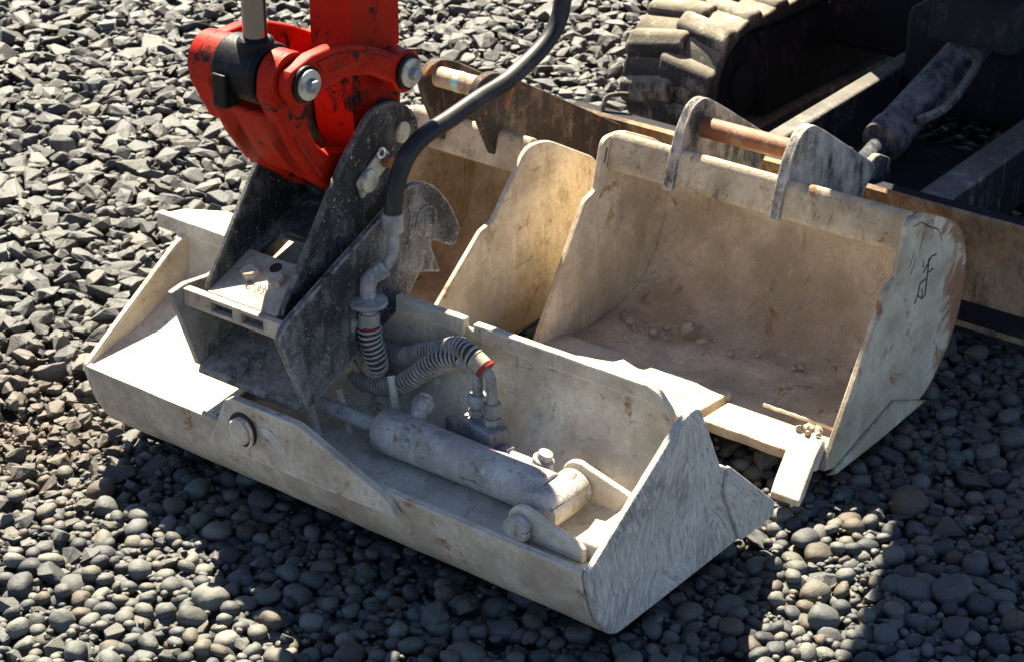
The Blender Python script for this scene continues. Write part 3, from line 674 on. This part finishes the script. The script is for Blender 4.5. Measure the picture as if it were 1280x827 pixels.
armoured('nearer coil wrapped hose bending onto the left valve fitting', [(-.69, .16, .185), (-.655, .145, .180), (-.610, .130, .190), (-.555, .120, .205), (-.515, .117, .232), (-.475, .118, .270), (-.440, .120, .297), (-.405, .122, .308)], .0165, [('end_sleeve', sl1, 'fitting'), ('bend_tube', bend((-.39, .122, .302), (-.374, .122, .288), f1), 'fitting')])
sl2 = B(); lathe(sl2, (-.368, .113, .3185), (.85, 0, -.5), [(0, .0165), (.018, .0165), (.019, .014)], 16)
sl3 = B(); lathe(sl3, (-.351, .113, .309), (.8, 0, -.6), [(0, .0178), (.005, .0178)], 16)
armoured('farther coil wrapped hose with a red seal on the right valve fitting', [(-.68, .185, .225), (-.63, .175, .230), (-.570, .160, .242), (-.51, .148, .272), (-.455, .138, .300), (-.415, .125, .322), (-.385, .115, .325), (-.366, .113, .318)], .0155, [('end_sleeve', sl2, 'palepin'), ('seal_ring', sl3, 'seal'), ('bend_tube', bend((-.352, .113, .309), (-.337, .112, .292), f2), 'fitting')])
# ------------------------------------------------------------------ digging buckets
def digging(name, label, xl, xr, dy, dz, mats, ears, earpoly, pinc, pinmat, cheek=None, floor=None):
    t = thing(name, label, 'bucket', ((xl + xr) / 2, .85 + dy, 0)); Yd = lambda p: (p[0] + dy, p[1] + dz)
    mi, mo, mt, me_ = mats; th = .012
    CH = [(.625, .006), (.66, -.004), (.99, -.004), (1.075, .070), (1.115, .145), (1.118, .245), (1.085, .310), (1.04, .345), (.925, .398), (.862, .400), (.838, .300), (.806, .290), (.782, .255)]
    CHr = rnd([Yd(p) for p in CH], [.004, .01, .06, .05, .05, .05, .03, .02, .03, .02, .008, .008, .01]) if cheek is None else rnd(cheek, [.006, .02, .06, .05, .05, .05, .03, .02, .03, .025, .004, .005])
    ckR = part('cheek_plate', pz(CHr, 'x', xr - th, xr), mo, t, .003); ckL = part('cheek_plate', pz(CHr, 'x', xl, xl + th), mi, t, .003)
    shell = [Yd(p) for p in ((.640, .020), (.70, .012), (.82, .010), (.92, .020), (1.0, .052), (1.055, .105), (1.085, .17), (1.088, .235), (1.055, .292), (.98, .334), (.90, .350))]
    if floor: shell = floor + shell[2:]
    part('shell', jitter_grid(40, 30, lambda s, q: (xl + th + .0005 + (xr - xl - 2 * th - .001) * s, *along(shell, q)), .010, .003, 9), mi, t, smooth=True)
    # top beam: rounded box with its face towards the opening
    TU = rnd([Yd(p) for p in ((.880, .330), (.868, .338), (.884, .398), (.892, .408), (.908, .402), (.918, .345))], .006)
    part('top_beam', pz(TU, 'x', xl + th + .001, xr - th - .001), mt, t, .002)
    for x in ears: part('ear', pz(rnd(earpoly, [.003] + [.018] * 8, 5), 'x', x, x + .020), me_, t, .003)
    p = part('hitch_pin', cy((ears[0] + .010, *pinc), (ears[1] + .006, *pinc), .0205, 32), pinmat, t, smooth=True)
    m = B(); lathe(m, (ears[1] + .0195, *pinc), (1, 0, 0), [(0, .022), (.0015, .022), (.002, .019)], 28); part('pin_end', m, me_, p, smooth=True)
    return t, ckR, ckL, p

E2 = [(.856, .333), (.873, .390), (.896, .448), (.928, .486), (.965, .492), (1.014, .464), (1.223, .330), (1.169, .268), (.93, .338)]
db, ckR, ckL, pn = digging('digging_bucket', 'wide dusty digging bucket with rusty pin and single tooth beside the grading bucket', -.665, .002, 0, 0, ('b2in', 'b2out', 'b2top', 'ear'), (-.513, -.278), E2, (.962, .432), 'rustpin')
# bolt-on cutting edge with a gap, adapter and one tooth
def slab(m, x0, x1, y0, y1, z0, z1, t0, t1, n=14):
    """worn cutting edge running from y0 (front, thin) to y1 with dented front line"""
    rows = []
    for i in range(n + 1):
        x = x0 + (x1 - x0) * i / n; e = .006 * mnoise.noise(Vector((x * 16, y0 * 5, 2)))
        rows.append([m.verts.new(q) for q in ((x, y0 + e, z0), (x, y0 + e, z0 + t0), (x, (y0 + y1) / 2, (z0 + z1) / 2 + (t0 + t1) / 2 + e * .5), (x, y1, z1 + t1), (x, y1, z1))])
    for a, b in zip(rows, rows[1:]):
        for j in range(5): m.faces.new((a[j], a[(j + 1) % 5], b[(j + 1) % 5], b[j]))
    m.faces.new(rows[0][::-1]); m.faces.new(rows[-1])
m = B(); slab(m, -.653, -.262, .582, .738, .016, .012, .026, .020); part('cutting_edge', m, 'tooth', db, .003, label='thick worn cutting edge segment')
m = B(); slab(m, -.250, -.0125, .612, .705, .010, .013, .022, .014); part('cutting_edge', m, 'tooth', db, .003)
m = B(); xa, xb = -.062, -.004
prof_t = [(.506, -.004), (.504, .010), (.535, .026), (.60, .050), (.645, .056), (.668, .044), (.668, .036), (.61, .030), (.54, -.002)]
prism(m, prof_t, 'x', xa, xb)
for v in m.verts: v.co.x += (.62 - v.co.y) * .28 - .004
part('tooth', m, 'tooth', db, .005)
m = B()
for k, (cx, cy_, cr) in enumerate(((-.052, .655, .011), (-.036, .662, .008), (-.066, .648, .007), (-.046, .642, .005), (-.028, .650, .005))):
    bmesh.ops.create_icosphere(m, subdivisions=2, radius=cr, matrix=Matrix.Translation((cx, cy_, .060)))
for v in m.verts: v.co += Vector((mnoise.noise(v.co * 160), mnoise.noise(v.co * 160 + Vector((9, 0, 0))), mnoise.noise(v.co * 160 + Vector((0, 9, 0))))) * .004
part('dirt_clod', m, 'pile', db, smooth=True)
m = B(); prism(m, [(.612, .006), (.63, .040), (.66, .042), (.70, .012), (.64, .001)], 'x', -.0300, -.0105); part('corner_shoe', m, 'tooth', db, .003)
part('wear_strip', pz([(.628, -.001), (.645, -.004), (.86, .05), (.99, -.0045), (.80, -.012), (.66, -.012)], 'x', .0025, .009), 'b2out', db, .002)
m = B(); sweep(m, [Vector((-.185 + .178 * i / 14, .722 + .0008 * math.sin(i * 1.9), .036 + .0006 * math.sin(i * 2.7))) for i in range(15)], .0035, 6); part('floor_ridge', m, 'tooth', db, smooth=True)  # ridge added to catch a strip of sun on the floor
# weld-bead writing on the right cheek
def bead(name, strokes, par, x, r, mat):
    m = B()
    for s in strokes: sweep(m, [Vector((x, a, b)) for a, b in s], r, 6)
    part(name, m, mat, par, smooth=True)
bead('weld_letter', [[(.925, .235), (.932, .258), (.950, .258)], [(.925, .235), (.945, .222), (.940, .243)], [(.915, .222), (.925, .235)]], ckR, .0022, .0015, 'stamp')
bead('weld_letter', [[(.958, .298), (.955, .225)], [(.940, .275), (.968, .298), (.985, .296)], [(.957, .268), (.978, .270)], [(.955, .225), (.940, .222)]], ckR, .0022, .0015, 'stamp')
bead('scratch', [[(.885, .385), (.915, .383), (.945, .365), (.985, .345), (1.005, .315)], [(.935, .303), (.940, .285)], [(.928, .360), (.918, .325)], [(.905, .318), (.892, .290)], [(.898, .335), (.884, .305)]], ckR, .0014, .0013, 'stamp')
bead('inner_scratch', [[(.90, .37), (.88, .33)], [(.87, .38), (.862, .35)]], ckL, -.6525, .0015, 'stamp')
# dust heaped along the bucket floor
def heap(s, q):
    x = -.652 + .642 * s; y = .66 + .32 * q; z0 = along([(.600, .026), (.70, .012), (.82, .010), (.92, .020), (1.0, .052)], (y - .60) / .41).y
    e = mnoise.noise(Vector((x * 9, y * 11, 5))); hgt = .012 * math.exp(-((y - .86) / .08) ** 2) * (1 + .6 * e) - .006 + .004 * e
    return (x, y, z0 + hgt)
part('dust_heap', jitter_grid(60, 30, heap, .004, .003, 40), 'b2in', db, smooth=True)

C3 = [(.425, .085), (.44, .02), (.52, -.004), (.90, -.004), (.99, .048), (1.03, .123), (1.033, .223), (1.0, .288), (.84, .376), (.776, .382), (.668, .262), (.632, .254)]
E3 = [(.808, .300), (.742, .430), (.727, .476), (.745, .503), (.785, .510), (.830, .492), (1.224, .268), (1.139, .212), (.90, .33)]
nb, nR, nL, npin = digging('narrow_bucket', 'narrow brown bucket with long dark ears behind the red arm', -1.10, -.772, -.085, -.022, ('b3', 'b3', 'b2top', 'b3ear'), (-1.012, -.884), E3, (.772, .477), 'palepin', C3, [(.43, .040), (.50, .012), (.70, -.006)])
m = B(); lathe(m, (-.945, .772, .477), (1, 0, 0), [(0, .0206), (.0005, .0212), (.016, .0212), (.0165, .0206)], 32); part('paint_band', m, 'turq', npin, smooth=True)
m = B(); slab(m, -1.086, -.786, .395, .50, .034, .014, .016, .014); part('cutting_edge', m, 'tooth', nb, .003)
# loose stones lying in the wide bucket
def loose(label, x, y, z, a, b, c, col, group=None):
    v, f, sm = stone_verts((0 if group else 1, int(rng.integers(0, 22)), rotmat(), (a, b, c), (0, 0, 0), None), True)
    o = bpy.data.objects.new('loose_stone', mesh_from('loose_stone', [(v, f, sm, col)])); COL.objects.link(o); o.location = (x, y, z)
    o['label'] = label; o['category'] = 'stone'
    if group: o['group'] = group
LS = (.34, .29, .225)
loose('largest pale stone lying on the digging bucket floor', -.462, .880, .044, .021, .017, .015, LS)
loose('pale oval stone nearest the left cheek in the digging bucket', -.578, .855, .040, .015, .013, .010, LS)
loose('pale stone just right of the largest one in the digging bucket', -.412, .862, .038, .013, .011, .009, LS)
for x, y, a in ((-.52, .855, .011), (-.508, .884, .009), (-.545, .850, .006), (-.56, .845, .006), (-.486, .846, .009), (-.535, .86, .005), (-.35, .87, .008), (-.305, .895, .006), (-.265, .89, .006), (-.215, .905, .009), (-.225, .895, .007), (-.155, .925, .007), (-.125, .935, .005), (-.29, .90, .005), (-.12, .955, .007), (-.08, .965, .008), (-.06, .975, .006), (-.60, .87, .006), (-.61, .88, .008), (-.18, .94, .005)):
    loose('small dusty pebble strewn on the floor of the digging bucket', x, y, .030 + max(0, y - .9) * .25, a, a * .85, a * .7, LS, 'pebbles strewn in the digging bucket')
# ------------------------------------------------------------------ excavator
ex = thing('excavator', 'red mini excavator with dozer blade and rubber tracks reaching over the buckets', 'excavator', (-.36, 2.4, 0))
# arm (dipper)
AR = [(.181, .66), (.186, .60), (.205, .552), (.245, .527), (.290, .540), (.302, .585), (.301, .83), (.42, 1.02), (.47, 1.55), (.50, 2.02), (.36, 2.12), (.22, 1.9), (.182, 1.3)]
AN = [(.181, .735), (.181, .66), (.186, .60), (.205, .552), (.245, .527), (.290, .540), (.302, .585), (.301, .735)]
AR = [(.182, .737), (.301, .737)] + AR[6:]
am = part('arm', pz(rnd(AR, [.001, .001, .02, .05, .1, .06, .06, .1, .1]), 'x', -.770, -.680), 'red', ex, .006)
part('arm_nose', pz(rnd(AN, [.001, .01, .03, .04, .04, .04, .02, .001]), 'x', -.7685, -.6815), 'nose', am, .006, label='nose of the red arm blackened by grease and painted shade')
m = B(); lathe(m, at(P1, -.800), (1, 0, 0), [(0, .044), (.028, .044), (.029, .05), (.12, .05), (.121, .044), (.147, .044)], 36); part('nose_boss', m, 'grease', am, smooth=True)
m = B(); lathe(m, at(P4, -.815), (1, 0, 0), [(0, .030), (.170, .030)], 30); part('link_boss', m, 'red', am, smooth=True)
# side links between arm and rod pin
def arch(p, q, r):
    top = [(.038, .797), (.085, .799), (.141, .788), (.198, .766), (.243, .742)]; low = [(.228, .698), (.177, .727), (.119, .741), (.066, .736)]
    a0 = [(p.y + r * math.cos(a), p.z + r * math.sin(a)) for a in np.linspace(-.7, -3.9, 12)]
    a1 = [(q.y + r * math.cos(a), q.z + r * math.sin(a)) for a in np.linspace(1.35, -2.3, 14)]
    return a0 + top + a1 + low
for x0, s in ((-.656, 1), (-.846, -1)):
    lk = part('side_link', pz(arch(P3, P4, .037), 'x', x0, x0 + .026), 'red', ex, .004)
    xs_ = x0 + .026 if s > 0 else x0
    rim = [(.045, .785), (.09, .787), (.141, .777), (.196, .755), (.225, .741), (.215, .722), (.185, .742), (.141, .757), (.09, .765), (.06, .763)]
    part('raised_band', pz(rim, 'x', x0 + (.0262 if s > 0 else -.0022), x0 + (.0292 if s > 0 else -.0002)), 'red', lk, .0015)
    # cast marks, worn beyond reading
    m = B(); xm = x0 + .0293 if s > 0 else x0 + .0262
    for yc, zc, nn, sl_ in ((.098, .773, 6, .06), (.172, .758, 3, -.35)):
        wd = .0075 * nn
        fr = [(yc - wd / 2 - .004, -.0105), (yc + wd / 2 + .004, -.0105), (yc + wd / 2 + .008, 0), (yc + wd / 2 + .004, .0105), (yc - wd / 2 - .004, .0105), (yc - wd / 2 - .008, 0)]
        sweep(m, [Vector((xm, a, zc + b + sl_ * (a - yc))) for a, b in rnd(fr, .005) + [rnd(fr, .005)[0]]], .0011, 5)
        for k in range(nn):
            yy = yc - wd / 2 + .00375 + k * .0075; zz = zc + sl_ * (yy - yc)
            sweep(m, [Vector((xm, yy - .002, zz - .006)), Vector((xm, yy - .002, zz + .006)), Vector((xm, yy + .002, zz + (.006 if k % 2 else 0))), Vector((xm, yy + .0015, zz - .006))], .0008, 5)
    part('cast_mark', m, 'red', lk, smooth=True)
    if s > 0:
        for nm, p in (('rod', P3), ('arm', P4)):
            m = B(); lathe(m, at(p, x0 + .0262), (1, 0, 0), [(0, .030), (.005, .030), (.007, .027)], 32); part('boss_face', m, 'grease', lk, smooth=True)
            m = B(); lathe(m, at(p, x0 + .0332), (1, 0, 0), [(0, .0245), (.004, .0245), (.005, .023)], 36); wsh = part('washer', m, 'zinc', lk, smooth=True)
            m = B(); lathe(m, at(p, x0 + .0382), (1, 0, 0), [(0, .0125), (.002, .0125)], 24); hexnut(m, at(p, x0 + .0402), (1, 0, 0), .0105, .011); part('hex_bolt', m, 'bolt', wsh, .0008)
# bucket link: curved plate link from rod pin to hitch
LF = [(-.036, .757), (-.030, .735), (-.010, .695), (.022, .632), (.065, .570), (.10, .535)]
LB = [(.150, .590), (.112, .598), (.080, .628), (.058, .668), (.044, .71), (.042, .748)]
def circ(p, r, a0, a1, n=12): return [(p.y + r * math.cos(a), p.z + r * math.sin(a)) for a in np.linspace(a0, a1, n)]
body = circ(P3, .050, .2, 3.0, 8) + LF[1:5] + [(.088, .578), (.118, .598)] + LB[2:]
body = [(.0, .700)] + LF[2:5] + [(.080, .572), (.100, .598)] + LB[2:5]
bl = part('bucket_link', pz(body, 'x', -.822, -.668), 'redlink', ex, .007, seg=3)
chk = circ(P3, .046, .2, 3.0, 8) + LF[1:3] + [(.012, .655)] + LB[3:]
for x0, x1 in ((-.843, -.792), (-.694, -.660)): part('fork_cheek', pz(chk, 'x', x0, x1), 'redlink', bl, .006)
prong = LF[2:5] + circ(P2, .040, 3.75, 7.6, 16) + LB[1:4]
for x0, x1 in ((-.812, -.762), (-.716, -.6705)): part('prong', pz(prong, 'x', x0, x1), 'redlink', bl, .006)
m = B(); sweep(m, [Vector((-.6665, a + .018, b + .004)) for a, b in LF[1:5]], .004, 6); part('casting_rib', m, 'red', bl, smooth=True)
m = B(); lathe(m, at(P3, -.848), (1, 0, 0), [(0, .040), (.004, .046), (.026, .046), (.027, .042), (.031, .042), (.032, .047), (.058, .047)], 36); part('barrel', m, 'redlink', bl, smooth=True)
m = B(); lathe(m, at(P3, -.69), (1, 0, 0), [(0, .046), (.033, .045)], 36); part('barrel', m, 'redlink', bl, smooth=True)
# bucket cylinder: rod eye, chrome rod, barrel above
rd = part('cylinder_rod', cy((-.728, .012, .80), (-.735, .02, 1.12), .0195, 32), 'chrome', ex, smooth=True)
m = B(); lathe(m, (-.728, .012, .79), (0, 0, 1), [(-.02, .030), (.022, .030), (.026, .024)], 28); lathe(m, at(P3, -.7895), (1, 0, 0), [(0, .048), (.004, .052), (.088, .052), (.093, .048)], 32)
box(m, -.778, -.748, -.042, -.01, .704, .760); part('rod_eye', m, 'grease', rd, .006)
m = B(); lathe(m, (-.7345, .0195, 1.10), (-.02, .03, 1), [(0, .034), (.03, .036), (.04, .032), (.75, .032)], 28); part('cylinder_barrel', m, 'red', ex, smooth=True)
m = B(); lathe(m, (-.76, .10, 1.84), (1, 0, 0), [(0, .04), (.05, .04)], 20); part('cylinder_mount', m, 'red', am, smooth=True)
# boom from arm top back to the swing post
def beam(m, path, w_, h_):
    rows = []
    P = [Vector(p) for p in path]
    for i, p in enumerate(P):
        d = (P[min(i + 1, len(P) - 1)] - P[max(i - 1, 0)]).normalized(); s = d.cross(Vector((0, 0, 1))).normalized(); u = s.cross(d)
        ww = w_[i] / 2; hh = h_[i] / 2; rows.append([m.verts.new(p + s * a * ww + u * b * hh) for a, b in ((-1, -1), (1, -1), (1, 1), (-1, 1))])
    for a, b in zip(rows, rows[1:]):
        for j in range(4): m.faces.new((a[j], a[(j + 1) % 4], b[(j + 1) % 4], b[j]))
    m.faces.new(rows[0][::-1]); m.faces.new(rows[-1])
m = B(); bpth = spline([(-.722, .43, 1.98), (-.66, .75, 1.86), (-.575, 1.15, 1.56), (-.57, 1.55, 1.16), (-.59, 1.86, .82)], 5); kk = len(bpth)
beam(m, bpth, [.13 + .09 * i / kk for i in range(kk)], [.17 + .10 * math.sin(math.pi * i / kk) for i in range(kk)]); part('boom', m, 'red', ex, .01)
m = B(); cyl(m, (-.56, 1.72, .66), (-.60, 1.22, 1.22), .042); cyl(m, (-.60, 1.22, 1.22), (-.66, .92, 1.62), .024); part('boom_cylinder', m, 'black', ex, smooth=True)
m = B(); prism(m, rnd([(1.72, .58), (1.76, .95), (1.95, 1.02), (2.10, .95), (2.10, .50), (1.80, .52)], .04), 'x', -.76, -.46); part('swing_post', m, 'red', ex, .01)
# blade
bp = [(1.302, .002), (1.318, .05), (1.324, .11), (1.319, .17), (1.306, .225), (1.296, .252)]
bd = part('dozer_blade', jitter_grid(60, 12, lambda s, t: (-1.092 + 1.46 * s, *along(bp, t)), -.012, .004, 5), 'blade', ex, smooth=True, label='long muddy dozer blade')
part('wear_edge', pz([(1.290, -.006), (1.300, -.006), (1.3135, .055), (1.302, .058)], 'x', -1.09, .366), 'under', bd, .002)
part('back_rib', pz([(1.34, .21), (1.362, .21), (1.362, .236), (1.325, .236)], 'x', -1.08, .36), 'under', bd, .003)
for x in (-.985,):
    m = B(); sweep(m, spline([(x - .012, 1.330, .225), (x - .012, 1.350, .262), (x + .01, 1.365, .272), (x + .03, 1.375, .273)], 5), .006, 8); part('tie_hook', m, 'bladearm', bd, smooth=True)
# blade arms, lift cylinder and frame
for x, wx in ((-.645, .048), (-.235, .075)): part('blade_arm', pz([(1.34, .10), (1.34, .232), (2.25, .262), (2.25, .12), (1.60, .10)], 'x', x, x + wx), 'bladearm', ex, .008)
p0, p1 = Vector((-.395, 1.40, .225)), Vector((-.395, 1.95, .385))
m = B(); dd = (p1 - p0).normalized(); lathe(m, p0 + dd * .10, dd, [(0, .034), (.006, .046), (.05, .048), (.055, .043), (.50, .043), (.51, .03)], 28)
lc = part('blade_cylinder', m, 'bcyl', ex, smooth=True)
m = B(); cyl(m, p0 - dd * .0, p0 + dd * .12, .022); lathe(m, p0 + Vector((-.03, 0, 0)), (1, 0, 0), [(0, .034), (.06, .034)], 20); part('rod_end', m, 'bcyl', lc, smooth=True)
m = B(); sweep(m, spline([p0 + dd * .16 + Vector((.05, 0, .03)), p0 + dd * .25 + Vector((.075, 0, .02)), p0 + dd * .38 + Vector((.07, 0, .03)), p0 + dd * .42 + Vector((.045, 0, .02))], 6), .010, 8); part('feed_pipe', m, 'bladearm', lc, smooth=True)
for x in (-.435, -.352): part('cylinder_lug', pz(rnd([(1.33, .16), (1.33, .262), (1.38, .285), (1.44, .255), (1.44, .215), (1.38, .16)], .02), 'x', x, x + .016), 'bladearm', bd, .003)
m = B(); box(m, -.596, -.237, 1.46, 1.948, .05, .10); part('dark_cover_plate', m, 'under', ex, .01)  # dark plates added here to hide the gravel below
m = B(); box(m, -.148, .17, 1.40, 1.948, .05, .10); part('dark_cover_plate', m, 'under', ex, .01)
m = B(); box(m, -.596, -.15, 1.95, 2.9, .16, .40); part('carbody', m, 'under', ex, .02)
m = B(); prism(m, rnd([(1.78, .395), (2.0, .40), (2.0, .54), (1.80, .50)], .02), 'x', -.455, -.255)
cm = part('cylinder_housing', m, 'under', ex, .006)
for x in (-.42, -.29):
    m = B(); hexnut(m, (x, 1.84, .508), (0, -.2, 1), .014, .012); part('hex_bolt', m, 'under', cm, .001)
m = B(); cyl(m, (-.36, 2.42, .40), (-.36, 2.42, .56), .36, 40); part('slew_ring', m, 'under', ex, smooth=True)
# tracks
def track(x0, x1, lugs):
    yc0, yc1, zc, r = 1.79, 3.05, .190, .155
    def loop(s, rad):
        Ls = yc1 - yc0; La = math.pi * r; T = 2 * Ls + 2 * La; s = (s % 1) * T
        if s < La: a = math.pi * 1.5 - s / r; return (yc0 + rad * math.cos(a), zc + rad * math.sin(a)), a
        s -= La
        if s < Ls: return (yc0 + s, zc + rad), math.pi / 2
        s -= Ls
        if s < La: a = math.pi / 2 - s / r; return (yc1 + rad * math.cos(a), zc + rad * math.sin(a)), a
        s -= La; return (yc1 - s, zc - rad), -math.pi / 2
    k = 110; m = B(); rows = []
    for i in range(k):
        (y, z), a = loop(i / k, r + .004 * math.sin(i * 1.7)); (y2, z2), _ = loop(i / k, r - .028)
        rows.append([m.verts.new(q) for q in ((x0, y, z), (x1, y, z), (x1, y2, z2), (x0, y2, z2))])
    for i in range(k):
        A_, B_ = rows[i], rows[(i + 1) % k]
        for j in range(4): m.faces.new((A_[j], A_[(j + 1) % 4], B_[(j + 1) % 4], B_[j]))
    tr = part('rubber_track', m, 'rubber', ex, .006)
    wd = x1 - x0; nl = 30
    for i in range(nl):
        for side in (0, 1):
            s = (i + (.5 if side else 0)) / nl; (y, z), a = loop(s, r + .0005)
            if z < .08 and y > yc0: continue
            m = B(); xa_, xb_ = (x0 - .002, x0 + wd * .60) if side == 0 else (x0 + wd * .40, x1 + .002)
            hb_, ht_, h_ = .042, .022, .016
            vv = []
            for xx, sk in ((xa_, -.012 if side == 0 else .014), (xb_, .014 if side == 0 else -.012)):
                for tt, hh in ((-hb_, -.012), (hb_, -.012), (ht_, h_), (-ht_, h_)):
                    t2 = tt + sk; rr = r + hh; ca, sa = math.cos(a), math.sin(a)
                    vv.append(m.verts.new((xx, y + (hh) * ca + t2 * sa, z + hh * sa - t2 * ca)))
            for f in ((0, 1, 2, 3), (7, 6, 5, 4), (0, 4, 5, 1), (1, 5, 6, 2), (2, 6, 7, 3), (3, 7, 4, 0)): m.faces.new([vv[q] for q in f])
            part('track_lug', m, 'rubber', tr, .013, seg=3)
    m = B(); xi = x1 - .03
    lathe(m, (x0 + .03, yc0, zc), (1, 0, 0), [(0, .12), (.01, .125), (wd - .07, .125), (wd - .06, .112), (wd - .055, .05), (wd - .04, .048)], 36); part('idler_wheel', m, 'under', tr, smooth=True)
    m = B(); lathe(m, (x0 + .03, yc1, zc), (1, 0, 0), [(0, .12), (wd - .06, .12)], 36); part('drive_sprocket', m, 'under', tr, smooth=True)
    m = B(); box(m, x0 + .03, x1 - .018, yc0 + .10, yc1 - .1, .068, .29); part('track_frame', m, 'under', tr, .015)
    return tr
track(-1.155, -.905, True); track(.185, .435, True)
m = B(); box(m, -.93, .20, 2.2, 2.7, .17, .36); part('cross_frame', m, 'under', ex, .02)
# house and cab, above the frame of the picture
hs = B(); prism(hs, rnd([(-.90, 2.05), (.16, 2.05), (.18, 3.3), (-.10, 3.62), (-.62, 3.62), (-.90, 3.3)], .08), 'z', .60, 1.12); house = part('house', hs, 'red', ex, .03)
hs = B(); prism(hs, rnd([(-.30, 2.75), (.14, 2.75), (.16, 3.28), (-.10, 3.58), (-.60, 3.58), (-.86, 3.28), (-.86, 2.95), (-.30, 2.95)], .06), 'z', 1.121, 1.38); part('engine_hood', hs, 'red', house, .03)
cb = B(); box(cb, -.87, -.32, 2.12, 2.92, 1.1225, 1.16); cab = part('cab', cb, 'black', ex, .01)
for x in (-.87, -.375):
    for y in (2.12, 2.865): m = B(); box(m, x, x + .055, y, y + .055, 1.1605, 2.2995); part('pillar', m, 'black', cab, .008)
m = B(); prism(m, rnd([(-.90, 2.06), (-.29, 2.06), (-.29, 2.96), (-.90, 2.96)], .06), 'z', 2.30, 2.37); part('roof', m, 'red', cab, .015)
for bxs in ((-.814, -.376, 2.140, 2.146), (-.814, -.376, 2.890, 2.896), (-.846, -.840, 2.176, 2.864), (-.350, -.344, 2.176, 2.864)):
    m = B(); box(m, *bxs, 1.165, 2.295); part('pane', m, 'glass', cab)
m = B(); box(m, -.72, -.45, 2.55, 2.85, 1.1605, 1.45); box(m, -.72, -.45, 2.76, 2.86, 1.4505, 1.95); part('seat', m, 'black', cab, .03)
